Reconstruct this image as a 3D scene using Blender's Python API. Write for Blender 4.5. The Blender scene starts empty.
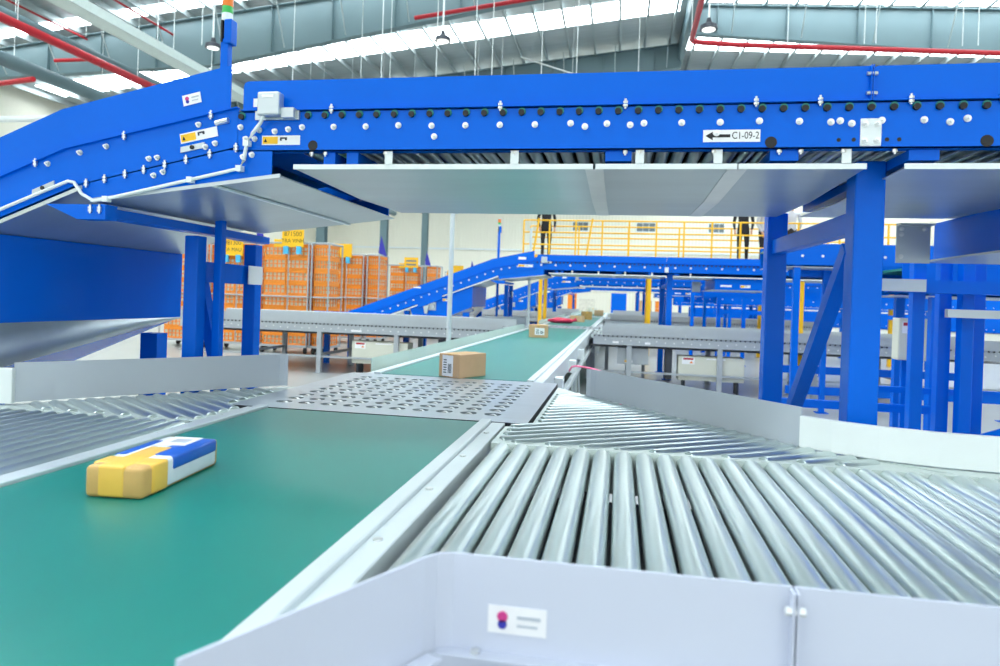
import bpy, bmesh, math, random
from mathutils import Vector, Matrix
random.seed(7)
R = math.radians
SC = bpy.context.scene
COL = SC.collection

# ------------------------------------------------------------------ camera, world, light, exposure
cam_d = bpy.data.cameras.new('camera'); cam = bpy.data.objects.new('camera', cam_d); COL.objects.link(cam)
SC.camera = cam
cam_d.sensor_width = 36.0; cam_d.sensor_fit = 'HORIZONTAL'
cam_d.lens = 674.93 / 1000 * 36.0
cam_d.shift_y = -(333 - 301.12) / 1000
yaw, pitch, roll = R(-9.976), R(0.2327), R(-1.9033)
fw = Vector((math.sin(yaw) * math.cos(pitch), math.cos(yaw) * math.cos(pitch), -math.sin(pitch)))
rt0 = Vector((math.cos(yaw), -math.sin(yaw), 0)); dn0 = fw.cross(rt0)
rt = math.cos(roll) * rt0 + math.sin(roll) * dn0
up = -(-math.sin(roll) * rt0 + math.cos(roll) * dn0)
mw = Matrix.Identity(4)
for i in range(3):
    mw[i][0] = rt[i]; mw[i][1] = up[i]; mw[i][2] = -fw[i]
mw[0][3], mw[1][3], mw[2][3] = 0.0, 0.0, 1.45
cam.matrix_world = mw
cam_d.clip_start = 0.05; cam_d.clip_end = 300
cam_d.dof.use_dof = True; cam_d.dof.focus_distance = 3.2; cam_d.dof.aperture_fstop = 3.2

world = bpy.data.worlds.new('world'); SC.world = world; world.use_nodes = True
bg = world.node_tree.nodes['Background']; bg.inputs[0].default_value = (0.86, 0.95, 1.0, 1); bg.inputs[1].default_value = 1.35
SKY_EMIT = 7.4
SC.view_settings.view_transform = 'Standard'; SC.view_settings.look = 'None'
SC.view_settings.gamma = 1.0; SC.view_settings.use_curve_mapping = False
SC.view_settings.exposure = 0.42

# ------------------------------------------------------------------ materials
def srgb(r, g, b):
    f = lambda c: (c / 255 / 12.92) if c / 255 <= 0.04045 else ((c / 255 + 0.055) / 1.055) ** 2.4
    return (f(r), f(g), f(b), 1)
def mat(name, col, rough=0.5, metal=0.0, noise=0.06, scale=8.0, bump=0.0, bscale=60.0, spec=0.5, emit=0.0, coat=0.0, stretch=None, alpha=1.0, trans=0.0, sheen=0.0):
    m = bpy.data.materials.new(name); m.use_nodes = True
    nt = m.node_tree; N = nt.nodes; L = nt.links; p = N['Principled BSDF']
    c = srgb(*col)
    p.inputs['Roughness'].default_value = rough; p.inputs['Metallic'].default_value = metal
    p.inputs['Specular IOR Level'].default_value = spec; p.inputs['Coat Weight'].default_value = coat
    p.inputs['Alpha'].default_value = alpha; p.inputs['Transmission Weight'].default_value = trans
    tc = N.new('ShaderNodeTexCoord'); mp = N.new('ShaderNodeMapping')
    if stretch: mp.inputs['Scale'].default_value = stretch
    L.new(tc.outputs['Object'], mp.inputs['Vector'])
    nz = N.new('ShaderNodeTexNoise'); nz.inputs['Scale'].default_value = scale; nz.inputs['Detail'].default_value = 4
    L.new(mp.outputs['Vector'], nz.inputs['Vector'])
    mx = N.new('ShaderNodeMix'); mx.data_type = 'RGBA'
    lo = tuple(x * (1 - noise * 1.5) for x in c[:3]) + (1,); hi = tuple(min(1, x * (1 + noise * 1.5)) for x in c[:3]) + (1,)
    mx.inputs['A'].default_value = lo; mx.inputs['B'].default_value = hi
    L.new(nz.outputs['Fac'], mx.inputs['Factor']); L.new(mx.outputs['Result'], p.inputs['Base Color'])
    if bump:
        n2 = N.new('ShaderNodeTexNoise'); n2.inputs['Scale'].default_value = bscale
        L.new(mp.outputs['Vector'], n2.inputs['Vector'])
        b = N.new('ShaderNodeBump'); b.inputs['Strength'].default_value = bump; b.inputs['Distance'].default_value = 0.01
        L.new(n2.outputs['Fac'], b.inputs['Height']); L.new(b.outputs['Normal'], p.inputs['Normal'])
    if sheen:
        p.inputs['Sheen Weight'].default_value = sheen; p.inputs['Sheen Roughness'].default_value = .45
    if emit:
        p.inputs['Emission Color'].default_value = c; p.inputs['Emission Strength'].default_value = emit
    return m
M = {}
M['blue'] = mat('blue_paint', (0, 102, 220), 0.26, noise=0.03, scale=3, bump=0.03, bscale=250, spec=0.14)
M['galv'] = mat('galvanised_sheet', (196, 204, 206), 0.38, 0.7, 0.08, 2.0, stretch=(1, 6, 6))
M['pan'] = mat('pan_sheet', (186, 196, 200), 0.33, 0.75, 0.08, 1.2, stretch=(1, 5, 1))
M['roller'] = mat('roller_steel', (206, 217, 216), 0.28, 0.88, 0.10, 10.0, stretch=(1, 0.25, 1), bump=0.03, bscale=20)
M['plate'] = mat('stainless_plate', (190, 198, 206), 0.28, 0.75, 0.07, 3.0, stretch=(1, 6, 1))
M['belt'] = mat('green_belt', (0, 122, 111), 0.36, noise=0.06, scale=5, bump=0.08, bscale=700, stretch=(1, .3, 1))
M['alu'] = mat('aluminium_rail', (214, 222, 224), 0.38, 0.35, 0.05, 4.0)
M['guard'] = mat('grey_guard_paint', (188, 196, 206), 0.42, 0.1, 0.03, 2.0)
M['front'] = mat('lavender_white_guard', (206, 212, 228), 0.45, 0.05, 0.03, 2.5)
M['white'] = mat('white_plastic', (236, 242, 242), 0.4, noise=0.02)
M['cream'] = mat('pale_bed_sheet', (216, 228, 224), 0.4, 0.2, noise=0.04)
M['grey'] = mat('grey_frame_paint', (172, 178, 184), 0.45, 0.05, 0.04)
M['dgrey'] = mat('dark_steel', (60, 64, 72), 0.5, 0.3)
M['black'] = mat('black_rubber', (22, 22, 24), 0.55)
M['wheel'] = mat('grey_wheel', (120, 124, 128), 0.5)
M['teal'] = mat('teal_sleeve', (20, 140, 130), 0.5)
M['zinc'] = mat('zinc_bolt', (226, 228, 226), 0.28, 0.8)
M['label'] = mat('white_sticker', (244, 244, 246), 0.5, noise=0.01)
M['yellow'] = mat('safety_yellow', (250, 192, 20), 0.4, noise=0.03)
M['orange'] = mat('orange_plastic', (244, 142, 36), 0.45, noise=0.06)
M['card'] = mat('cardboard', (206, 168, 128), 0.75, noise=0.06, scale=12)
M['tape'] = mat('yellow_tape', (248, 196, 84), 0.35, noise=0.05)
M['brownwrap'] = mat('tan_wrap', (214, 170, 100), 0.5, noise=0.14, scale=16)
M['bluefilm'] = mat('blue_film', (36, 96, 198), 0.35, noise=0.08)
M['wrap'] = mat('white_wrap', (230, 234, 240), 0.4, noise=0.08, scale=14)
M['red'] = mat('red_pipe_paint', (184, 16, 36), 0.4, noise=0.04)
M['pinkbag'] = mat('red_bag', (214, 40, 78), 0.4, noise=0.15, scale=20)
M['pink'] = mat('pink_hose', (236, 110, 150), 0.4)
M['beige'] = mat('beige_cabinet', (216, 216, 202), 0.45, noise=0.02)
M['girder'] = mat('girder_paint', (104, 128, 134), 0.5, 0.0, 0.05, 1.0)
M['purlin'] = mat('purlin_galv', (186, 196, 197), 0.4, 0.4, 0.06, 2.0)
M['foil'] = mat('roof_foil', (196, 202, 203), 0.36, 0.55, 0.15, 2.0, bump=0.5, bscale=3.0, stretch=(0.4, 5, 1))
M['sky'] = mat('skylight_sheet', (240, 250, 255), 0.5, emit=SKY_EMIT, noise=0.0)
M['lampglass'] = mat('lamp_glass', (255, 255, 250), 0.4, emit=1.0, noise=0.0)
M['wallp'] = mat('wall_panel', (244, 240, 224), 0.6, noise=0.02)
M['concrete'] = mat('floor_concrete', (164, 167, 166), 0.28, 0.0, 0.08, 0.8)
M['glass'] = mat('window_glass', (120, 130, 134), 0.15, noise=0.03)
M['acry'] = mat('clear_strip', (206, 228, 218), 0.4, noise=0.02, alpha=0.6)
M['navy'] = mat('navy_flag', (50, 50, 170), 0.6)
M['cyan'] = mat('cyan_clip', (70, 180, 225), 0.5)
M['skin'] = mat('skin', (205, 150, 120), 0.55)
M['darkcloth'] = mat('dark_cloth', (30, 30, 36), 0.8)
M['greycloth'] = mat('pale_cloth', (190, 190, 196), 0.8)
M['hair'] = mat('black_hair', (20, 17, 16), 0.6)
M['sigO'] = mat('signal_orange', (250, 130, 40), 0.3)
M['sigG'] = mat('signal_green', (60, 190, 90), 0.3)
M['sigW'] = mat('signal_clear', (232, 240, 240), 0.3)
M['load'] = mat('mixed_parcels', (232, 222, 205), 0.6, noise=0.22, scale=7)
M['magenta'] = mat('magenta_print', (210, 60, 140), 0.5)
def wallmat():
    m = M['wallp']; nt = m.node_tree; N = nt.nodes; L = nt.links; p = N['Principled BSDF']
    tc = N.new('ShaderNodeTexCoord'); w = N.new('ShaderNodeTexWave'); w.bands_direction = 'X'; w.inputs['Scale'].default_value = 1.0
    L.new(tc.outputs['Object'], w.inputs['Vector'])
    b = N.new('ShaderNodeBump'); b.inputs['Strength'].default_value = 0.4; b.inputs['Distance'].default_value = 0.04
    L.new(w.outputs['Fac'], b.inputs['Height']); L.new(b.outputs['Normal'], p.inputs['Normal'])
wallmat()

# ------------------------------------------------------------------ helpers
def wloc(o):
    v = Vector((0, 0, 0))
    while o is not None:
        v = v + o.location; o = o.parent
    return v
class MB:
    def __init__(s): s.v = []; s.f = []
    def add(s, vs, fs):
        n = len(s.v); s.v += [tuple(v) for v in vs]; s.f += [tuple(i + n for i in f) for f in fs]; return s
    def box(s, x0, x1, y0, y1, z0, z1):
        return s.add([(x0, y0, z0), (x1, y0, z0), (x1, y1, z0), (x0, y1, z0), (x0, y0, z1), (x1, y0, z1), (x1, y1, z1), (x0, y1, z1)],
                     [(0, 3, 2, 1), (4, 5, 6, 7), (0, 1, 5, 4), (1, 2, 6, 5), (2, 3, 7, 6), (3, 0, 4, 7)])
    def bar(s, p, q, w, h, upv=(0, 0, 1)):
        p = Vector(p); q = Vector(q); d = (q - p).normalized(); u = Vector(upv)
        if abs(d.dot(u)) > .99: u = Vector((0, 1, 0))
        a = d.cross(u).normalized() * w / 2; b = a.cross(d).normalized() * h / 2
        vs = [p - a - b, p + a - b, p + a + b, p - a + b, q - a - b, q + a - b, q + a + b, q - a + b]
        return s.add(vs, [(0, 1, 2, 3), (7, 6, 5, 4), (0, 4, 5, 1), (1, 5, 6, 2), (2, 6, 7, 3), (3, 7, 4, 0)])
    def tube(s, p, q, r, n=12, r2=None):
        p = Vector(p); q = Vector(q); d = (q - p).normalized(); u = Vector((0, 0, 1)) if abs(d.z) < .9 else Vector((1, 0, 0))
        a = d.cross(u).normalized(); b = d.cross(a); r2 = r if r2 is None else r2
        vs = [p + (a * math.cos(t) + b * math.sin(t)) * r for t in [2 * math.pi * i / n for i in range(n)]]
        vs += [q + (a * math.cos(t) + b * math.sin(t)) * r2 for t in [2 * math.pi * i / n for i in range(n)]]
        fs = [(i, i + n, (i + 1) % n + n, (i + 1) % n) for i in range(n)]
        return s.add(vs, fs + [tuple(range(n)), tuple(range(2 * n - 1, n - 1, -1))])
    def path(s, pts, r, n=8):
        pts = [Vector(p) for p in pts]; rings = []
        for i, p in enumerate(pts):
            d = (pts[min(i + 1, len(pts) - 1)] - pts[max(i - 1, 0)]).normalized()
            u = Vector((0, 0, 1)) if abs(d.z) < .9 else Vector((1, 0, 0))
            a = d.cross(u).normalized(); b = d.cross(a)
            rings += [p + (a * math.cos(2 * math.pi * k / n) + b * math.sin(2 * math.pi * k / n)) * r for k in range(n)]
        fs = []
        for i in range(len(pts) - 1):
            for k in range(n):
                fs.append((i * n + k, (i + 1) * n + k, (i + 1) * n + (k + 1) % n, i * n + (k + 1) % n))
        fs += [tuple(range(n)), tuple(range(len(rings) - 1, len(rings) - 1 - n, -1))]
        return s.add(rings, fs)
    def prism(s, poly, a, b, axis='Y'):
        n = len(poly)
        def P(u, v, w): return {'Y': (u, w, v), 'Z': (u, v, w), 'X': (w, u, v)}[axis]
        vs = [P(u, v, a) for u, v in poly] + [P(u, v, b) for u, v in poly]
        return s.add(vs, [tuple(range(n)), tuple(range(2 * n - 1, n - 1, -1))] + [(i, i + n, (i + 1) % n + n, (i + 1) % n) for i in range(n)])
    def wallpath(s, pts, z0, z1, t):
        # upright sheet following a path in plan
        L = []
        for i, p in enumerate(pts):
            a = Vector(pts[max(i - 1, 0)]); b = Vector(pts[min(i + 1, len(pts) - 1)]); d = (b - a).normalized()
            n = Vector((-d.y, d.x)) * t / 2; L.append((Vector(p) + n, Vector(p) - n))
        vs = []
        for l, r in L: vs += [(l.x, l.y, z0), (r.x, r.y, z0), (r.x, r.y, z1), (l.x, l.y, z1)]
        fs = []
        for i in range(len(L) - 1):
            o = i * 4
            for k in range(4): fs.append((o + k, o + (k + 1) % 4, o + 4 + (k + 1) % 4, o + 4 + k))
        fs += [(3, 2, 1, 0), tuple(len(vs) - 4 + k for k in range(4))]
        return s.add(vs, fs)
    def mesh(s, name, smooth=False, bevel=0, seg=2):
        me = bpy.data.meshes.new(name); me.from_pydata(s.v, [], s.f); me.validate()
        bm = bmesh.new(); bm.from_mesh(me); bmesh.ops.recalc_face_normals(bm, faces=bm.faces)
        if bevel:
            bmesh.ops.bevel(bm, geom=list(bm.edges), offset=bevel, segments=seg, affect='EDGES', profile=0.5, clamp_overlap=True)
        bm.to_mesh(me); bm.free()
        if smooth:
            for p in me.polygons: p.use_smooth = True
            try: me.set_sharp_from_angle(angle=R(38))
            except Exception: pass
        return me
    def build(s, name, m, parent=None, smooth=False, bevel=0, seg=2):
        if parent is not None:
            w = wloc(parent); s.v = [(x - w.x, y - w.y, z - w.z) for x, y, z in s.v]
        return put(name, s.mesh(name, smooth, bevel, seg), m, parent, Vector((0, 0, 0)), rel=True)
def put(name, me, m, parent, loc, rot=(0, 0, 0), rel=False):
    if m is not None and not me.materials: me.materials.append(M[m] if isinstance(m, str) else m)
    o = bpy.data.objects.new(name, me); COL.objects.link(o); o.parent = parent
    loc = Vector(loc); o.location = loc if (rel or parent is None) else loc - wloc(parent); o.rotation_euler = rot
    return o
def thing(name, label, cat, loc, group=None):
    o = bpy.data.objects.new(name, None); COL.objects.link(o); o.location = loc; o.empty_display_size = .1
    return tag(o, label, cat, group)
def tag(o, label, cat, group=None, kind=None):
    o['label'] = label; o['category'] = cat
    if group: o['group'] = group
    if kind: o['kind'] = kind
    return o
def solid(mb, name, m, label, cat, group=None, smooth=False, bevel=0, seg=2):
    c = [sum(v[i] for v in mb.v) / len(mb.v) for i in range(2)] + [min(v[2] for v in mb.v)]
    mb.v = [(x - c[0], y - c[1], z - c[2]) for x, y, z in mb.v]
    return tag(put(name, mb.mesh(name, smooth, bevel, seg), m, None, c), label, cat, group)
def struct(o): o['kind'] = 'structure'; return o
def stuff(o): o['kind'] = 'stuff'; return o
def box(x0, x1, y0, y1, z0, z1): return MB().box(x0, x1, y0, y1, z0, z1)
def text(name, body, size, loc, m, parent, rot=(R(90), 0, 0), sx=1.0):
    cu = bpy.data.curves.new(name, 'FONT'); cu.body = body; cu.size = size; cu.align_x = 'CENTER'; cu.align_y = 'CENTER'
    tmp = bpy.data.objects.new('tmp', cu); COL.objects.link(tmp)
    me = bpy.data.meshes.new_from_object(tmp.evaluated_get(bpy.context.evaluated_depsgraph_get())); bpy.data.objects.remove(tmp)
    me.materials.clear(); me.materials.append(M[m]); o = bpy.data.objects.new(name, me); COL.objects.link(o); o.parent = parent
    o.location = Vector(loc) - (wloc(parent) if parent else Vector((0, 0, 0))); o.rotation_euler = rot; o.scale = (sx, 1, 1)
    return o
_roll = {}
def roller_mesh(r, L, n=20):
    k = (round(r, 4), round(L, 3), n)
    if k not in _roll:
        b = MB(); c = r * .12
        b.tube((0, -L / 2 + c, 0), (0, L / 2 - c, 0), r, n)
        b.tube((0, -L / 2, 0), (0, -L / 2 + c, 0), r * .9, n, r); b.tube((0, L / 2 - c, 0), (0, L / 2, 0), r, n, r * .9)
        _roll[k] = b.mesh('roller', True)
    return _roll[k]
_bolt = MB()
_bolt.tube((0, 0, 0), (0, -.004, 0), .0125, 12); _bolt.tube((0, -.004, 0), (0, -.012, 0), .0095, 6); _bolt.tube((0, -.012, 0), (0, -.02, 0), .005, 8)
BOLT = _bolt.mesh('bolt')
_stud = MB()
_stud.tube((0, 0, -.02), (0, 0, .018), .0045, 8); _stud.tube((0, 0, .0), (0, 0, .009), .0095, 6); _stud.tube((0, 0, -.013), (0, 0, -.003), .0095, 6)
STUD = _stud.mesh('stud')
_cap = MB(); _cap.tube((0, 0, 0), (0, -.012, 0), .012, 12); CAP = _cap.mesh('roller_end')
_sl = MB(); _sl.tube((0, 0, 0), (0, -.006, 0), .0145, 12); SLEEVE = _sl.mesh('sleeve')

# ------------------------------------------------------------------ the hall
XR = 2.7
def ztl(X): return 14.7 + .103 * (X - XR)          # girder top, left span
def ztr(X): return 14.8 - .058 * (X - XR)          # girder top, right span
XL, XRR, YB, YE = -31.0, 31.0, -5.0, 66.0
struct(box(XL, XRR, YB - 14, YE, -.2, 0).build('floor', 'concrete'))
wf = struct(box(XL, XRR, YE, YE + .2, 0, 16).build('wall_far', 'wallp'))
struct(box(XL - .2, XL, YB, YE, 0, 12).build('wall_left', 'wallp'))
struct(box(XRR, XRR + .2, YB, YE, 0, 14).build('wall_right', 'wallp'))
wb = MB(); wb.box(XL, -9, YB, YB + .2, 0, 12); wb.box(9, XRR, YB, YB + .2, 0, 12); wb.box(-9, 9, YB, YB + .2, 6.5, 15); struct(wb.build('wall_back', 'wallp'))  # unseen wall, its opening shaped so front light fades with distance
for i, (a, b) in enumerate(((-4.65, -3.17), (1.45, 3.2), (8.1, 9.5))):
    w = thing('window_%d' % (i + 1), 'x', 'window', (0, 0, 0)); w.location = ((a + b) / 2, YE - .02, 8.3)
    for k in ('label', 'category'): del w[k]
    struct(w)
    f = MB(); f.box(a - .06, b + .06, YE - .06, YE, 8.2, 8.3); f.box(a - .06, b + .06, YE - .06, YE, 9.1, 9.2)
    f.box(a - .06, a, YE - .06, YE, 8.3, 9.1); f.box(b, b + .06, YE - .06, YE, 8.3, 9.1); f.build('window_frame', 'white', w)
    n = 3
    for k in range(n):
        x0 = a + (b - a) * k / n; x1 = a + (b - a) * (k + 1) / n
        box(x0 + .02, x1 - .02, YE - .04, YE - .01, 8.3, 9.1).build('pane', 'glass', w)
for z in (3.4, 6.2, 10.2):
    box(XL, XRR, YE - .12, YE, z, z + .15).build('girt', 'white', wf)

ceil = thing('ceiling', 'x', 'ceiling', (0, 0, 0)); del ceil['label']; del ceil['category']; struct(ceil)
def roofline(X): return (ztl(X) if X <= XR else ztr(X)) + .3
MB().prism([(XL, roofline(XL)), (XR, roofline(XR)), (XR, roofline(XR) + .05), (XL, roofline(XL) + .05)], YB, YE).build('roof_sheet', 'foil', ceil)
MB().prism([(XR, ztr(XR) + .3), (XRR, ztr(XRR) + .3), (XRR, ztr(XRR) + .35), (XR, ztr(XR) + .35)], YB, YE).build('roof_sheet', 'foil', ceil)
for Y in (-3.0, 3.7, 10.4, 17.0, 24.3, 30.1, 36.8, 43.4, 50.0, 56.6):
    w = 1.9 if Y != 24.3 else .7
    MB().prism([(XL + 1, roofline(XL + 1) - .02), (XR - .4, roofline(XR - .4) - .02), (XR - .4, roofline(XR - .4) - .01), (XL + 1, roofline(XL + 1) - .01)], Y, Y + w).build('skylight', 'sky', ceil)
    MB().prism([(XR + .4, roofline(XR + .4) - .02), (XRR - 1, roofline(XRR - 1) - .02), (XRR - 1, roofline(XRR - 1) - .01), (XR + .4, roofline(XR + .4) - .01)], Y + 5.2, Y + 5.2 + 1.9).build('skylight', 'sky', ceil)
pm = MB(); pm.box(-.025, .025, YB, YE, -.29, -.012); pm.box(-.025, .09, YB, YE, -.29, -.275)
pme = pm.mesh('purlin'); pme.materials.append(M['purlin'])
X = XL + .6
while X < XRR:
    if abs(X - XR) > .3: put('purlin', pme, None, ceil, (X, 0, roofline(X)))
    X += 1.25
tag(box(XR - .12, XR + .12, YB, YE, 13.9, 14.95).build('valley_beam', 'girder'), 'deep grey valley beam running along the roof between the two spans', 'beam')

def girder(Y, side, label, group):
    g = thing('roof_girder', label, 'girder', (XR - 10 if side < 0 else XR + 10, Y, 0), group)
    if side < 0: top = [(XL, ztl(XL)), (XR, ztl(XR))]; bot = [(XL, 10.3), (-16.7, 10.68), (-4.85, 12.58), (XR, 13.5)]
    else: top = [(XR, ztr(XR)), (XRR, ztr(XRR))]; bot = [(XR, 13.55), (15.2, 12.29), (XRR, 11.2)]
    zb = lambda x: next(a[1] + (b[1] - a[1]) * (x - a[0]) / (b[0] - a[0]) for a, b in zip(bot, bot[1:]) if a[0] <= x <= b[0] + 1e-6)
    zt = ztl if side < 0 else ztr
    MB().prism(bot + top[::-1], Y - .01, Y + .01).build('web', 'girder', g)
    b = MB()
    for a, c in zip(bot, bot[1:]): b.prism([(a[0], a[1] - .03), (c[0], c[1] - .03), (c[0], c[1]), (a[0], a[1])], Y - .17, Y + .17)
    b.build('flange', 'girder', g)
    MB().prism([(top[0][0], top[0][1]), (top[1][0], top[1][1]), (top[1][0], top[1][1] + .03), (top[0][0], top[0][1] + .03)], Y - .17, Y + .17).build('flange', 'girder', g)
    x = top[0][0] + 1.2
    k = 0
    while x < top[1][0]:
        box(x - .01, x + .01, Y - .15, Y + .15, zb(x), zt(x)).build('stiffener', 'girder', g)
        xx = x + .6
        if xx < top[1][0]:
            MB().tube((xx, Y - 1.0, zt(xx) + .05), (xx, Y - .15, zb(xx) + .08), .025, 6).build('flange_brace', 'purlin', g)
        x += 2.6 if side < 0 else 2.9
    return g
gl = ['left roof girder nearest the camera, haunched behind the signal light', 'second left roof girder, just above the middle of the blue guard', 'third left roof girder from the camera', 'farthest left roof girder before the end wall']
for i, Y in enumerate((25.4, 35.5, 45.6, 55.7)): girder(Y, -1, gl[i], 'left roof girders')
gr = ['right roof girder nearest the camera, deepening to the right', 'second right roof girder behind the nearest right one', 'farthest right roof girder']
for i, Y in enumerate((31.2, 41.3, 51.4)): girder(Y, 1, gr[i], 'right roof girders')
cl = ['grey steel column standing behind the signal light pole', 'grey steel column rising behind the sign reading TRA VINH', 'grey steel column between two yellow signs beyond the cages', 'grey steel column standing near the end wall']
for i, Y in enumerate((25.4, 35.5, 45.6, 55.7)):
    c = thing('steel_column', cl[i], 'column', (-16.5, Y, 0), 'hall columns')
    b = MB(); b.box(-16.75, -16.25, Y - .2, Y - .17, 0, 10.6); b.box(-16.75, -16.25, Y + .17, Y + .2, 0, 10.6); b.build('flange', 'girder', c)
    box(-16.51, -16.49, Y - .17, Y + .17, 0, 10.6).build('web', 'girder', c)
    box(-16.9, -16.1, Y - .35, Y + .35, 0, .04).build('base_plate', 'girder', c)

# roof services
def pipe(name, pts, r, m, label, cat, n=10): return solid(MB().path(pts, r, n), name, m, label, cat, smooth=True)
pipe('sprinkler_pipe', [(-17.6, 5, 9), (-17.7, 60, 9)], .135, 'red', 'thick red sprinkler main running along the roof at upper left', 'pipe')
pipe('sprinkler_branch_pipe', [(-18.95, 19.76, 8.95), (-17.5, 19.76, 8.95)], .06, 'red', 'short red branch pipe crossing the red sprinkler main', 'pipe')
pipe('sprinkler_branch_pipe', [(-24.5, 20.4, 8.2), (-19.35, 19.35, 8.2)], .09, 'red', 'short red pipe below the pale duct at far upper left', 'pipe')
pipe('duct_pipe', [(-20.8, 6, 9), (-20.8, 60, 9)], .24, 'girder', 'pale grey round duct below the red main at upper left', 'duct', 14)
pipe('duct_pipe', [(-19.3, 6, 9.9), (-19.3, 26, 9.9)], .16, 'girder', 'slim grey round duct just behind the red main', 'duct', 14)
pipe('sprinkler_pipe', [(1.62, 4, 9), (1.8, 19.9, 9), (1.85, 19.98, 9), (2.05, 20.1, 9), (3.2, 20.4, 9), (8.4, 21.3, 9), (24, 24, 9)], .075, 'red', 'thin red pipe bending right under the middle of the roof', 'pipe')
pipe('sprinkler_pipe', [(-8, 24.7, 12.0), (2.4, 24.7, 13.25)], .08, 'red', 'thin red pipe following the near left girder flange', 'pipe')
for i, (x, z) in enumerate(((-22.8, 11.95), (-18.7, 12.0), (-20.7, 12.15))):
    pipe('sag_pipe', [(x, 10, z), (x, 30, z)], .045, 'red', ['thin dark red pipe tucked under the roof at the top left corner', 'thin dark red pipe under the roof above the cable tray', 'thin dark red pipe under the roof above the round duct'][i], 'pipe')
t = thing('cable_tray', 'wide cream cable tray hanging at upper left above the incline', 'cable tray', (-15, 30, 9))
box(-15.3, -14.7, 5, 60, 9.0, 9.03).build('tray_floor', 'cream', t)
box(-15.32, -15.28, 5, 60, 9.0, 9.28).build('tray_side', 'cream', t); box(-14.72, -14.68, 5, 60, 9.0, 9.28).build('tray_side', 'cream', t)
pipe('conduit', [(-26, 24, 8.2), (-14, 24.2, 8.2)], .13, 'white', 'white cross conduit low under the roof at far left', 'conduit')
lab = ['high bay lamp hanging above the middle of the blue guard', 'high bay lamp hanging beside the red pipe bend', 'high bay lamp hanging left of the signal light']
for i, (x, y) in enumerate(((-6.06, 21.8), (2.45, 21.6), (-14.4, 21.7))):
    l = thing('high_bay_lamp', lab[i], 'lamp', (x, y, 9.9), 'high bay lamps')
    b = MB(); b.tube((x, y, 9.95), (x, y, 10.07), .27, 24, .25); b.tube((x, y, 10.07), (x, y, 10.14), .25, 24, .12); b.tube((x, y, 10.14), (x, y, 10.3), .10, 16, .06); b.build('lamp_shade', 'dgrey', l, True)
    MB().tube((x, y, 9.93), (x, y, 9.952), .20, 20).build('lens', 'lampglass', l)
    MB().tube((x, y, 10.3), (x, y, roofline(x)), .03, 6).build('stem', 'white', l)
rodme = MB().tube((0, 0, 0), (0, 0, 1), .012, 6).mesh('rod'); rodme.materials.append(M['white'])
rods = [(-18.8, 16), (-17.6, 17), (-16.2, 18), (-15.3, 20), (-14.7, 20), (-15.3, 23), (-14.7, 23), (-17.6, 22), (-20.8, 20), (-20.8, 24), (-13, 19), (-11.5, 22), (-9.8, 24), (-8.3, 23), (-7.5, 20), (-4.4, 22), (-3, 24), (-2.2, 28), (-9, 28), (-10.4, 28), (-6.2, 28),
        (-1.6, 22), (.4, 24), (1.8, 20), (4.5, 20.4), (6.6, 20.6), (6.9, 20.6), (9.3, 21), (9.7, 21), (-12.2, 26), (-12.8, 26), (-11.4, 27), (-5.3, 26.5), (-4.9, 26.5)]
for x, y in rods:
    z0 = 9.0 if x < -12 or x > 1 else 7.5
    o = put('hanger_rod', rodme, None, None, (x, y, z0)); o.scale = (1, 1, roofline(x) - z0)
    tag(o, 'thin pale hanger rod hanging straight down from the roof', 'rod', 'hanger rods under the roof')
crossb = MB(); crossb.bar((-6.7, 23, 8.9), (-5.1, 23, 8.9), .05, .05)
for x in (-6.6, -5.2): crossb.tube((x, 23, 8.9), (x, 23, roofline(x)), .015, 6)
solid(crossb, 'hanger_bar', 'white', 'short white bar slung on rods below the middle lamp', 'bar')
for i, (p, q) in enumerate((((-9.5, 28, 10.9), (-3.2, 29, 9.6)), ((-4.4, 28, 11.6), (3.2, 29, 9.3)))):
    solid(MB().tube(p, q, .03, 6), 'brace_rod', 'white', ['long thin wind brace rod sloping down left of the middle lamp', 'long thin wind brace rod sloping down right of the middle lamp', 'short thin brace rod leaning right, left of the lamp', 'short thin brace rod leaning right, right of the lamp'][i], 'rod')

# ------------------------------------------------------------------ conveyor modules, repeating every 10.4 m
PER = 10.4
UC = -1.1                                         # centre line of the main belt
GT = 1.05                                         # guard top
ORD = ['nearest', 'second', 'third', 'fourth']

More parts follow.
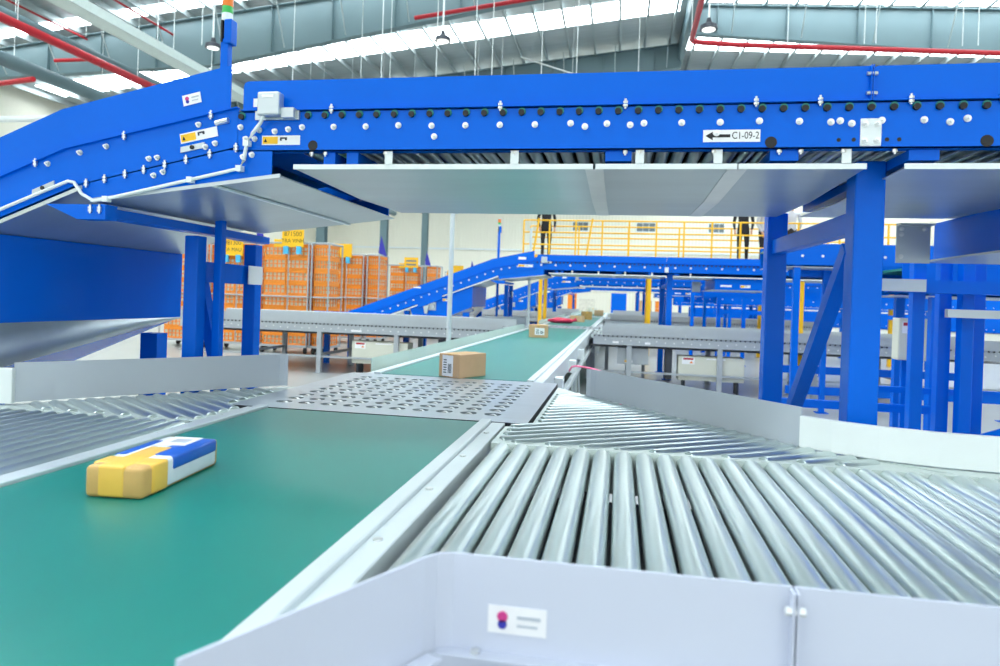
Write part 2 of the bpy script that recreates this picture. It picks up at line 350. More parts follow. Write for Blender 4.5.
def belt_conveyor(Y0, Y1, label, near=False):
    t = thing('belt_conveyor', label, 'conveyor', (UC, (Y0 + Y1) / 2, 0), 'green belt conveyors in the main line')
    hw = .51
    b = MB(); b.prism([(Y0 + .02, .9), (Y1 - .02, .9), (Y1, .88), (Y1, .80), (Y1 - .03, .78), (Y0 + .03, .78), (Y0, .80), (Y0, .88)], UC - hw, UC + hw, 'X')
    b.build('belt', 'belt', t)
    for s in (-1, 1):
        f = MB(); x = lambda u0, u1: sorted((UC + s * u0, UC + s * u1))
        a, c = x(hw + .004, hw + .05); f.box(a, c, Y0, Y1, .72, .912)
        a, c = x(hw + .05, hw + .112); f.box(a, c, Y0, Y1, .74, .898)
        fr = f.build('side_frame', 'alu', t, bevel=.003, seg=1)
        n = int((Y1 - Y0) / .42)
        bb = MB()
        if near:
            for i in range(n):
                yy = Y1 - .25 - i * .42
                o = MB().tube((UC + s * (hw + .075), yy, .898), (UC + s * (hw + .075), yy, .903), .011, 10).build('screw', 'zinc', fr)
        for yy in (Y0 + .5, (Y0 + Y1) / 2, Y1 - .5):
            a, c = x(hw + .02, hw + .08); box(a, c, yy - .04, yy + .04, 0, .72).build('leg', 'guard', t)
            a, c = x(hw - .02, hw + .12); box(a, c, yy - .07, yy + .07, 0, .012).build('foot_plate', 'guard', t)
    if not near:
        box(UC - .66, UC - .654, Y0 + .2, Y1 - .6, .80, .985).build('clear_guard', 'acry', t)
        box(UC - .66, UC - .60, Y0 + .2, Y1 - .6, .76, .80).build('guard_bracket', 'alu', t)
        for yy in (Y0 + .8, Y0 + 2.4, Y0 + 4.0):
            box(UC + .61, UC + .69, yy, yy + .16, .72, .84).build('sensor_box', 'white', t)
        box(UC + .61, UC + .66, Y0 + .2, Y1 - .4, .60, .64).build('cable_duct', 'alu', t)
        for i in range(7):
            MB().bar((UC + .63, Y0 + .4 + i * .6, .62), (UC + .63, Y0 + .8 + i * .6, .2), .025, .025).build('brace', 'alu', t)
    for yy in ((Y0 + Y1) / 2, Y1 - .5):
        box(UC - .5, UC + .5, yy - .03, yy + .03, .3, .36).build('cross_member', 'guard', t)
    return t
belt_conveyor(-1.2, 2.955, 'broad green belt conveyor in the foreground carrying the yellow taped parcel', True)
belt_conveyor(4.475, 13.36, 'green belt conveyor beyond the perforated plate carrying two cardboard cartons')
belt_conveyor(14.88, 23.76, 'third stretch of green belt carrying the red bag')
belt_conveyor(25.28, 34.1, 'farthest stretch of green belt towards the end wall')

def sorter(k):
    dy = k * PER; Y0, Y1 = 2.97 + dy, 4.465 + dy
    t = thing('sorting_table', ORD[k] + ' perforated steel sorting table with pop-up wheels between two green belts', 'sorting table', (UC, (Y0 + Y1) / 2, 0), 'sorting tables in the main line')
    hw = .72
    cx, cy = .118, .1235; nx, ny = 10, 10
    gx0 = UC - cx * nx / 2; gy0 = Y0 + .11
    b = MB()
    sq = [(1, 0), (1, .5), (1, 1), (.5, 1), (0, 1), (-.5, 1), (-1, 1), (-1, .5), (-1, 0), (-1, -.5), (-1, -1), (-.5, -1), (0, -1), (.5, -1), (1, -1), (1, -.5)]
    for i in range(nx):
        for j in range(ny):
            ox = gx0 + (i + .5) * cx; oy = gy0 + (j + .5) * cy
            out = [(ox + u * cx / 2, oy + v * cy / 2, .9) for u, v in sq]
            inn = [];
            for u, v in sq:
                a = math.atan2(v, u); inn.append((ox + .041 * math.cos(a), oy + .036 * math.sin(a), .9))
            low = [(x, y, .885) for x, y, z in inn]
            b.add(out + inn + low, [(n, (n + 1) % 16, 16 + (n + 1) % 16, 16 + n) for n in range(16)] + [(16 + n, 16 + (n + 1) % 16, 32 + (n + 1) % 16, 32 + n) for n in range(16)])
    gx1 = gx0 + nx * cx; gy1 = gy0 + ny * cy
    for (x0, x1, y0, y1) in ((UC - hw, UC + hw, Y0 - .013, gy0), (UC - hw, UC + hw, gy1, Y1), (UC - hw, gx0, gy0, gy1), (gx1, UC + hw, gy0, gy1)):
        b.add([(x0, y0, .9), (x1, y0, .9), (x1, y1, .9), (x0, y1, .9)], [(0, 1, 2, 3)])
    me = b.mesh('perforated_plate')
    w = wloc(t); me.transform(Matrix.Translation(-w)); put('perforated_plate', me, 'plate', t, (0, 0, 0), rel=True)
    f = MB(); f.box(UC - hw, UC - hw + .01, Y0, Y1, .6, .899); f.box(UC + hw - .01, UC + hw, Y0, Y1, .6, .899); f.box(UC - hw, UC + hw, Y0, Y0 + .01, .6, .899); f.box(UC - hw, UC + hw, Y1 - .01, Y1, .6, .899); f.box(UC - hw, UC + hw, Y0, Y1, .59, .6)
    f.build('slot_shade_housing', 'dgrey', t)  # housing coloured dark to stand for shade below the slots
    wm = MB().tube((0, -.011, 0), (0, .012, 0), .024, 14).mesh('wheel', True); wm.materials.append(M['zinc'])
    if k == 0:
        for i in range(nx):
            for j in range(ny):
                put('wheel', wm, None, t, (gx0 + (i + .5) * cx, gy0 + (j + .5) * cy, .8775))
    else:
        b = MB()
        for i in range(nx):
            for j in range(ny): b.tube((gx0 + (i + .5) * cx, gy0 + (j + .5) * cy - .011, .881), (gx0 + (i + .5) * cx, gy0 + (j + .5) * cy + .011, .881), .026, 8)
        stuff(b.build('wheels', 'zinc', t))
    for sx in (-1, 1):
        for yy in (Y0 + .1, Y1 - .1): box(UC + sx * .6 - .03, UC + sx * .6 + .03, yy - .03, yy + .03, 0, .6).build('leg', 'guard', t)
for k in range(3): sorter(k)

def clip_line(poly, p, d):
    ts = []
    for a, b in zip(poly, poly[1:] + poly[:1]):
        ex, ey = b[0] - a[0], b[1] - a[1]; den = d[0] * ey - d[1] * ex
        if abs(den) < 1e-9: continue
        s = ((a[0] - p[0]) * ey - (a[1] - p[1]) * ex) / den; u = ((a[0] - p[0]) * d[1] - (a[1] - p[1]) * d[0]) / den
        if 0 <= u < 1: ts.append(s)
    ts.sort(); return ts

def sticker(parent, x0, x1, y, z0, z1, kind):
    s = box(x0, x1, y - .0015, y, z0, z1).build('sticker', 'label', parent)
    w = x1 - x0; h = z1 - z0; e = .0008
    if kind == 'caution':
        box(x0 + w * .02, x0 + w * .42, y - .0015 - e, y - .0015, z0 + h * .12, z1 - h * .12).build('yellow_field', 'yellow', s)
        MB().prism([(x0 + w * .06, z0 + h * .3), (x0 + w * .14, z0 + h * .3), (x0 + w * .10, z0 + h * .7)], y - .003 - e, y - .0025).build('warning_triangle', 'black', s)
        bb = MB(); bb.box(x0 + w * .48, x0 + w * .66, y - .003, y - .0015, z0 + h * .65, z0 + h * .8); bb.box(x0 + w * .48, x0 + w * .52, y - .003, y - .0015, z0 + h * .45, z0 + h * .65); bb.box(x0 + w * .61, x0 + w * .66, y - .003, y - .0015, z0 + h * .5, z0 + h * .65)
        bb.build('pictogram', 'dgrey', s)
    if kind == 'logo':
        bb = MB(); cx, cz = x0 + w * .25, (z0 + z1) / 2
        bb.tube((cx, y - .0015, cz + h * .12), (cx, y - .003, cz + h * .12), h * .2, 12); bb.build('red_mark', 'magenta', s)
        MB().tube((cx, y - .0015, cz - h * .16), (cx, y - .003, cz - h * .16), h * .17, 12).build('dark_mark', 'navy', s)
        bb = MB(); bb.box(x0 + w * .5, x0 + w * .9, y - .003, y - .0015, cz + h * .08, cz + h * .2); bb.box(x0 + w * .5, x0 + w * .85, y - .003, y - .0015, cz - h * .2, cz - h * .12); bb.build('print_line', 'guard', s)
    if kind == 'danger':
        box(x0 + w * .1, x1 - w * .1, y - .003, y - .0015, z1 - h * .35, z1 - h * .08).build('red_field', 'red', s)
        MB().prism([(x0 + w * .6, z0 + h * .15), (x0 + w * .9, z0 + h * .15), (x0 + w * .75, z0 + h * .5)], y - .003, y - .002).build('warning_triangle', 'orange', s)
    return s

def branch(k, s):
    dy = k * PER; side = 'right' if s > 0 else 'left'
    X = lambda u: UC + s * u
    def bx(b, u0, u1, y0, y1, z0, z1): a, c = sorted((X(u0), X(u1))); return b.box(a, c, y0 + dy, y1 + dy, z0, z1)
    U1 = 4.75 if k == 0 else 7.0
    where = {(0, 1): 'roller conveyor filling the right foreground behind the pale front guard', (0, -1): 'roller conveyor at left edge beside the green belt'}.get((k, s), '%s grey branch conveyor leaving the green line to the %s' % (ORD[k], side))
    t = thing('roller_conveyor', where, 'conveyor', (X(2.5), 1.8 + dy, 0), 'roller branches off the main belt')
    # rollers
    y0, y1 = 1.075, 2.535
    n = int((U1 - .66) / .0755)
    if k == 0:
        me = roller_mesh(.0335, y1 - y0, 28)
        for i in range(n): put('roller', me, 'roller', t, (X(.681 + i * .0755), (y0 + y1) / 2 + dy, .868))
    else:
        b = MB()
        for i in range(n): b.tube((X(.681 + i * .0755), y0 + dy, .868), (X(.681 + i * .0755), y1 + dy, .868), .0335, 8)
        stuff(b.build('rollers', 'roller', t))
    frm = 'cream' if k == 0 else 'grey'
    b = MB(); bx(b, .66, U1, 2.536, 2.565, .74, .897); b.build('side_frame', frm, t)
    b = MB(); bx(b, .70, U1, 1.045, 1.073, .74, .9); bx(b, .70, U1, 1.0, 1.045, .74, .75); b.build('side_frame', 'front' if k == 0 else 'grey', t)
    b = MB(); bx(b, .635, .645, 1.0, 2.565, .70, .80); b.build('end_plate', 'dgrey', t)
    b = MB(); bx(b, .66, U1, 1.08, 2.53, .70, .71); b.build('drip_tray', 'dgrey', t)
    u = 1.3
    while u < U1:
        for yy in (1.06, 2.54):
            b = MB(); bx(b, u - .04, u + .04, yy - .04, yy + .04, 0, .74); b.build('leg', 'grey', t)
            b = MB(); bx(b, u - .07, u + .07, yy - .07, yy + .07, 0, .01); b.build('foot_plate', 'grey', t)
        b = MB(); bx(b, u - .02, u + .02, 1.1, 2.5, .3, .35); b.build('cross_member', 'grey', t)
        u += 1.45
    b = MB(); bx(b, .7, U1, 1.04, 1.08, .28, .31); b.build('floor_rail', 'grey', t)
    # guards
    if k == 0:
        g = thing('side_guard', 'pale lavender folded sheet guard nearest the camera with sticker' if s > 0 else 'pale folded sheet guard left of the green belt near the camera', 'guard', (X(1.6), 1.03, .9), 'front sheet guards')
        c = [(X(.645), .655), (X(.82), 1.0), (X(.835), 1.02), (X(.86), 1.03), (X(1.36), 1.03)]
        MB().wallpath(c, .9, GT, .004).build('guard_panel', 'front', g)
        b = MB(); bx(b, 1.362, 3.0, 1.028, 1.032, .9, GT); b.build('guard_panel', 'front', g)
        b = MB(); bx(b, 3.002, U1, 1.028, 1.032, .9, GT); b.build('guard_panel', 'front', g)
        for uu in (1.36, 3.0):
            b = MB(); bx(b, uu - .004, uu - .001, 1.006, 1.03, .9, GT - .002); b.build('joint_flange', 'front', g)
            b = MB(); bx(b, uu + .002, uu + .005, 1.006, 1.03, .9, GT - .002); b.build('joint_flange', 'front', g)
            MB().tube((X(uu - .013), 1.015, 1.02), (X(uu + .014), 1.015, 1.02), .0065, 8).build('bolt', 'zinc', g)
        b = MB(); bx(b, .84, U1, 1.003, 1.03, .9, .903)
        b.prism([(X(.645), .655), (X(.83), 1.0), (X(.855), .99), (X(.672), .64)], .9, .903, 'Z'); b.build('base_flange', 'front', g)
        for uu in (.9, 1.9, 2.7):
            MB().tube((X(uu), 1.017, .9), (X(uu), 1.017, .909), .0075, 8).build('bolt', 'zinc', g)
        if s > 0: sticker(g, -.183, -.092, 1.0278, .934, .976, 'logo')
    else:
        g = thing('side_guard', 'low grey sheet guard on the %s %s branch conveyor' % (ORD[k], side), 'guard', (X(3), 1.03 + dy, .9), 'grey side guards of branches')
        for a, c in ((.84, 2.2), (2.2, 4.2), (4.2, U1)):
            b = MB(); bx(b, a + .002, c - .002, 1.026, 1.034, .9, GT); b.build('guard_panel', 'grey', g)
        b = MB(); bx(b, .84, U1, 2.55, 2.558, .9, GT); b.build('guard_panel', 'grey', g)
        b = MB()
        for i in range(n): b.tube((X(.72 + i * .0755), 1.0452 + dy, .882), (X(.72 + i * .0755), 1.03 + dy, .882), .013, 6)
        stuff(b.build('roller_ends', 'black', t))
        b = MB()
        for i in range(int((U1 - .9) / .14)): b.tube((X(.9 + i * .14), 1.0452 + dy, .80 + .02 * (i % 3 == 0)), (X(.9 + i * .14), 1.03 + dy, .80 + .02 * (i % 3 == 0)), .012, 6)
        stuff(b.build('bolts', 'zinc', t))
        if k == 1:
            for a, c in ((1.02, 1.12), (1.55, 1.64)) if s > 0 else ((1.15, 1.35), (3.4, 3.6)):
                xa, xc = sorted((X(a), X(c))); sticker(t, xa, xc, 1.04 + dy, .765, .80, 'plain')
            d = MB(); bx(d, 1.1, 1.62, 1.1, 1.5, .42, .69); dd = d.build('drive_box', 'grey', t)
            xa, xc = sorted((X(1.22), X(1.36))); sticker(t, xa, xc, 1.099 + dy, .45, .49, 'caution')
            b = MB(); bx(b, 1.9, 2.0, 1.09, 1.4, .2, .69); b.build('junction_box', 'dgrey', t)
    # diagonal transfer bed
    poly = [(X(.735), 4.33 + dy), (X(.735), 2.935 + dy), (X(.63), 2.915 + dy), (X(.63), 2.57 + dy), (X(2.25), 2.57 + dy), (X(1.84), 2.89 + dy), (X(.98), 3.95 + dy)]
    if s < 0: poly = [(X(.735), 3.72 + dy), (X(.735), 2.935 + dy), (X(.63), 2.915 + dy), (X(.63), 2.57 + dy), (X(1.78), 2.57 + dy), (X(1.61), 2.67 + dy), (X(.825), 3.64 + dy)]
    tb = thing('transfer_bed', '%s bed of slanted transfer rollers on the %s of the sorting table' % (ORD[k], side), 'roller bed', (X(1.2), 3.2 + dy, 0), 'slanted transfer beds')
    MB().prism(poly, .86, .891, 'Z').build('bed_plate', 'cream', tb)
    ang = R(34); d = (s * math.cos(ang), math.sin(ang)); nrm = (-d[1], d[0]) if s > 0 else (d[1], -d[0])
    b = MB(); cnt = 0
    p0 = (X(.63), 2.0 + dy)
    for i in range(60):
        p = (p0[0] + nrm[0] * (i - 15) * .0735, p0[1] + nrm[1] * (i - 15) * .0735)
        ts = clip_line(poly, p, d)
        if len(ts) < 2: continue
        a, c = ts[0] + .035, ts[-1] - .03
        if c - a < .12: continue
        pa = Vector((p[0] + d[0] * a, p[1] + d[1] * a, .8735)); pc = Vector((p[0] + d[0] * c, p[1] + d[1] * c, .8735))
        if k == 0:
            mid = (pa + pc) / 2; L = (pc - pa).length
            q = put('roller', roller_mesh(.031, L, 22), 'roller', tb, mid, (0, 0, math.atan2(d[1], d[0]) - math.pi / 2))
        else: b.tube(pa, pc, .031, 8)
    if k: stuff(b.build('rollers', 'roller', tb))
    for uu, yy in ((.9, 2.8), (.9, 3.7), (1.6, 2.8)): MB().box(X(uu) - .03, X(uu) + .03, yy + dy - .03, yy + dy + .03, 0, .86).build('leg', 'guard', tb)
    # guide rails
    if k < 2:
        gp = [(1.84, 2.885), (.985, 3.955), (.955, 3.975), (.93, 3.975)] if s > 0 else [(1.61, 2.655), (.825, 3.635), (.80, 3.65), (.78, 3.65)]
        g = solid(MB().wallpath([(X(u), y + dy) for u, y in gp], .892 if s > 0 else .902, GT + .003 if s > 0 else 1.083, .006), 'guide_plate', 'guard',
                  '%s slanting grey guide plate behind the %s transfer rollers' % (ORD[k], side), 'guide', 'slanting guide plates')
        pts = [(1.835, 2.872), (1.93, 2.79), (2.07, 2.715), (2.25, 2.66), (2.45, 2.638), (2.8, 2.63), (3.6, 2.615), (U1, 2.6)]
        if s < 0: pts = [(1.60, 2.645), (1.72, 2.605), (1.9, 2.59), (2.4, 2.585), (U1, 2.585)]
        solid(MB().wallpath([(X(u), y + dy) for u, y in pts], .898, 1.022 if s > 0 else 1.06, .03), 'curved_guide', 'white', '%s white plastic guide curving along the %s roller branch' % (ORD[k], side), 'guide', 'white curved guides', bevel=.004)
        b = MB(); pp = [(X(2.28), 2.575 + dy), (X(U1), 2.575 + dy), (X(U1), 2.62 + dy), (X(2.45), 2.65 + dy), (X(2.0), 2.76 + dy)]
        MB().prism(pp, .80, .894, 'Z').build('apron_plate', 'cream', tb)
    if k == 1:
        c = thing('control_cabinet', 'flat beige control cabinet under the second %s grey branch' % side, 'cabinet', (X(2.65), 1.3 + dy, 0), 'beige cabinets under branches')
        a, e = sorted((X(2.1), X(3.15)))
        if s < 0: a, e = sorted((X(2.55), X(3.6)))
        body = box(a, e, 1.1 + dy, 1.4 + dy, .2, .6).build('body', 'beige', c, bevel=.01)
        box(a + .01, e - .01, 1.095 + dy, 1.1 + dy, .21, .59).build('door', 'beige', c)
        sticker(c, a + .06, a + .26, 1.0945 + dy, .47, .58, 'danger'); sticker(c, a + .45, a + .75, 1.0945 + dy, .555, .575, 'plain')
        for xx in (a + .1, e - .1): box(xx - .02, xx + .02, 1.12 + dy, 1.38 + dy, 0, .2).build('leg', 'dgrey', c)
for k in range(4):
    for s in (1, -1): branch(k, s)

# ------------------------------------------------------------------ overhead conveyors
def bolt_at(parent, x, y, z, k): put('bolt', BOLT, 'zinc', parent, (x, y, z))
def overhead(k):
    dy = k * PER; F, B = 2.6 + dy, 4.05 + dy
    lb = ['big blue overhead roller conveyor spanning the picture, with the C1-09-2 sign', 'second blue overhead conveyor, crossing below the yellow railing', 'third blue overhead conveyor, seen under the second one', 'fourth blue overhead conveyor far down the line'][k]
    X0, X1 = -1.60, 5.2 if k == 0 else 7.5
    t = thing('overhead_conveyor', lb, 'conveyor', (1.5, (F + B) / 2, 0), 'blue overhead conveyors')
    zb, zm, zt = 2.03, 2.197, 2.325
    for nm, Y, sg in (('side_frame', F, 1), ('side_frame', B, -1)):
        b = MB(); y0, y1 = sorted((Y, Y + sg * .006)); b.box(X0, X1, y0, y1, zb, zm)
        y0, y1 = sorted((Y, Y + sg * .05)); b.box(X0, X1, y0, y1, zb, zb + .005); b.box(X0, X1, y0, y1, zm - .005, zm); b.build(nm, 'blue', t)
        y0, y1 = sorted((Y + sg * .004, Y + sg * .012)); ya, yb = sorted((Y - sg * .016, Y + sg * .012))
        for a, c in ((X0 + .02, .86), (.864, 3.3), (3.304, X1)):
            p = MB(); r = .02
            p.prism([(a, zm), (c, zm), (c, zt), (a + r, zt), (a + r * .3, zt - r * .3), (a, zt - r)], y0, y1)
            p.box(a, c, ya, yb, zm, zm + .004); p.build('guard_panel', 'blue', t)
    b = MB(); b.box(X0, X0 + .006, F + .01, B - .01, zb, zm); b.build('end_plate', 'blue', t)
    nr = int((X1 - X0 - .1) / .074)
    if k == 0:
        me = roller_mesh(.030, B - F - .03, 14)
        for i in range(nr): put('roller', me, 'roller', t, (X0 + .075 + i * .074, (F + B) / 2, 2.15))
        for i in range(nr):
            x = X0 + .02 + i * .074
            if x > 1.7: break
            if abs(x + 1.45) < .07: continue
            o = put('roller_end', CAP, 'black', t, (x, F, 2.174)); put('sleeve', SLEEVE, 'teal', o, (0.002, .0, .005), rel=True)
        xs = [-1.585 + .138 * i for i in range(24)]
        for i, x in enumerate(xs):
            if -1.56 < x < -1.38: continue
            bolt_at(t, x, F, 2.128 + (.0 if i % 5 else .003), k)
        for x, z in ((-1.50, 2.118), (-1.43, 2.112), (-1.37, 2.12), (-1.52, 2.082), (-1.56, 2.082), (-.745, 2.085), (.02, 2.122), (-.15, 2.118), (.335, 2.088), (.80, 2.118), (.73, 2.124), (1.12, 2.12)): bolt_at(t, x, F, z, k)
        for x in (-1.18, -.48, .0, .47, .69, .99, 1.28): put('stud', STUD, 'zinc', t, (x, F - .01, zm + .004))
        for x in (-1.27, -1.21, -.95, -.42, .005, .06, .33, .56, .635, .78, .95, 1.3): put('stud', STUD, 'zinc', t, (x, F + .012, zb))
        for x in (-1.26, .528, 1.24): MB().tube((x, F + .001, 2.053), (x, F - .0012, 2.053), .021, 20).build('access_hole', 'black', t)
        for z in (2.225, 2.295):
            MB().tube((.845, F - .004, z), (.88, F - .004, z), .007, 8).build('seam_bolt', 'zinc', t)
        b = MB(); b.box(.857, .860, F - .014, F + .004, zm, zt); b.box(.864, .867, F - .014, F + .004, zm, zt); b.build('seam_flange', 'blue', t)
    else:
        b = MB()
        for i in range(nr): b.tube((X0 + .075 + i * .074, F + .02, 2.15), (X0 + .075 + i * .074, B - .02, 2.15), .03, 6)
        stuff(b.build('rollers', 'roller', t))
        if k < 3:
            b = MB()
            for i in range(nr): b.tube((X0 + .02 + i * .074, F, 2.174), (X0 + .02 + i * .074, F - .015, 2.174), .014, 6)
            stuff(b.build('roller_ends', 'black', t))
            b = MB()
            for i in range(int((X1 - X0) / .28)): b.tube((X0 + .1 + i * .28, F, 2.125), (X0 + .1 + i * .28, F - .015, 2.125), .02, 6)
            stuff(b.build('bolts', 'zinc', t))
    for x in ((-.935, -.42, .06, .345, .79, 1.4) if k == 0 else (-.9, -.4, .1, .6, 1.3, 2.6, 3.2)):
        if k < 3: box(x - .016, x + .016, F + .008, F + .011, 1.978, zb + .0).build('strap', 'white', t)
    box(X0 + .03, X1 - .03, F + .07, B - .07, 2.181, 2.186).build('light_stop_sheet', 'black', t)  # added black sheet that stops light falling down between the rollers
    # underside pans with a white lip along the front
    for a, c in ((-1.35, -.115), (-.105, .415), (.42, .86), (.985, 1.72), (1.73, X1)):
        zz = 1.962
        pb = MB(); pb.prism([(F + .02, zz), (F + .75, zz - .018), (B - .02, zz), (B - .02, zz + .004), (F + .75, zz - .014), (F + .02, zz + .004)], a, c, 'X')
        po = pb.build('underside_pan', 'pan', t)
        box(a, c, F + .012, F + .02, zz - .004, zz + .016).build('pan_lip', 'white', po)
    for x in (-.11, .4175): MB().prism([(F + .03, 1.9605), (F + .75, 1.9425), (B - .03, 1.9605), (B - .03, 1.958), (F + .75, 1.94), (F + .03, 1.958)], x - .035, x + .035, 'X').build('pan_joint', 'zinc', t)
    for x in (-.02, .58, 1.05): 
        if k < 2: box(x - .05, x + .05, F + .02, B - .02, 1.99, 2.028).build('cross_tie', 'blue', t)
    for a in (-1.22, -1.12): 
        if k < 2: box(a, a + .05, F + .02, B - .02, 1.97, 2.028).build('cross_tie', 'blue', t)
    # supports
    for j, px in enumerate((.945, 4.6)):
        for yy in (F + .275, F + 1.6):
            px = (.945 if yy < F + 1 else .897) if j == 0 else 4.6
            lg = box(px - .055, px + .055, yy - .055, yy + .055, .012, zb if yy < F + 1 else 2.0).build('leg', 'blue', t, bevel=.006)
            box(px - .09, px + .09, yy - .09, yy + .09, 0, .012).build('foot_plate', 'blue', t)
        MB().bar((px + (.03 if j == 0 else 0), F + .33, 1.80), (px, F + 1.545, 1.80), .06, .085).build('cross_beam', 'blue', t, bevel=.004, seg=1)
        MB().bar((px + .02, F + .33, 1.70), (px, F + 1.5, .53), .06, .06, (1, 0, 0)).build('brace', 'blue', t)
        if k < 2:
            px = .864 if j == 0 else px; pl_ = box(px - .035, px + .035, F - .006, F, 2.036, 2.135).build('mount_plate', 'white', t, bevel=.002, seg=1)
            for ax in (-.02, .02):
                for az in (2.055, 2.115): put('bolt', BOLT, 'zinc', pl_, Vector((px + ax, F - .006, az)) - wloc(pl_), rel=True)
            for ax in (-.105, -.055, .045 + .01, .095): MB().tube((px + ax, F + .001, 2.06), (px + ax, F - .0008, 2.06), .0075, 10).build('bolt_hole', 'black', t)
    # drive box hung under the right half
    b = MB(); b.box(1.75, 2.7, F + .06, B + .15, 1.745, 1.955); dbx = b.build('drive_box', 'blue', t)
    MB().prism([(1.70, 1.745), (2.75, 1.745), (2.75, 1.735), (1.70, 1.735)], F + .05, B + .2).build('drive_pan', 'pan', t)
    sticker(t, 1.85, 2.05, F + .0595, 1.80, 1.835, 'plain'); sticker(t, 2.2, 2.38, F + .0595, 1.79, 1.84, 'caution')
    if k < 2:
        br = box(1.475, 1.645, B - .06, B - .055, 1.715, 1.93).build('bracket_plate', 'galv', t)
        box(1.475, 1.645, B - .12, B - .055, 1.915, 1.925).build('bracket_fold', 'galv', t)
        for ax, az in ((1.50, 1.90), (1.615, 1.90), (1.50, 1.87), (1.50, 1.75)): bolt_at(t, ax, B - .06, az, k)
    if k == 0:
        # direction sign, caution sticker, junction box with cable
        sg = box(.288, .49, F - .0025, F, 2.055, 2.10).build('direction_sign', 'label', t)
        MB().prism([(.296, 2.0775), (.322, 2.093), (.322, 2.083), (.384, 2.083), (.384, 2.072), (.322, 2.072), (.322, 2.062)], F - .0035, F - .0028).build('arrow', 'black', sg)
        text('sign_text', 'C1-09-2', .037, (.438, F - .0032, 2.0775), 'black', sg, sx=.78)
        sticker(t, -1.487, -1.317, F, 2.056, 2.095, 'caution')
        jb = box(-1.482, -1.385, F - .06, F - .012, 2.165, 2.262).build('junction_box', 'galv', t, bevel=.008)
        box(-1.46, -1.41, F - .0615, F - .06, 2.236, 2.248).build('label_plate', 'label', jb)
        box(-1.515, -1.32, F - .012, F, 2.158, 2.195).build('bracket', 'galv', jb); box(-1.385, -1.33, F - .04, F - .012, 2.16, 2.2).build('bracket', 'galv', jb)
        box(-1.53, -1.497, F - .003, F - .001, 2.215, 2.25).build('label_plate', 'label', jb)
        pts = [(-1.46, F - .04, 2.17), (-1.48, F - .03, 2.14), (-1.52, F - .02, 2.10), (-1.545, F - .02, 2.06), (-1.555, F - .02, 1.99), (-1.575, F - .02, 1.955), (-1.62, F - .02, 1.945)]
        pts += [(x, F - .02, 1.945 - (-1.62 - x) * .21) for x in (-1.8, -2.0, -2.2)] + [(-2.26, F - .02, 1.815), (-2.32, F - .02, 1.845), (-2.36, F - .02, 1.895), (-2.39, F - .02, 1.90), (-2.5, F - .02, 1.86), (-2.9, F - .02, 1.71), (-3.4, F - .02, 1.52)]
        MB().path(pts, .0075, 8).build('cable', 'white', t, True)
        for i in (3, 5, 7, 9): 
            p = pts[i]; box(p[0] - .012, p[0] + .012, F - .03, F - .002, p[2] - .012, p[2] + .012).build('cable_clip', 'white', t)
    else:
        jb = box(-1.495, -1.385, F - .06, F - .012, 2.17, 2.28).build('junction_box', 'galv', t)
        box(-1.515, -1.30, F - .012, F, 2.158, 2.195).build('bracket', 'galv', jb)
for k in range(4): overhead(k)

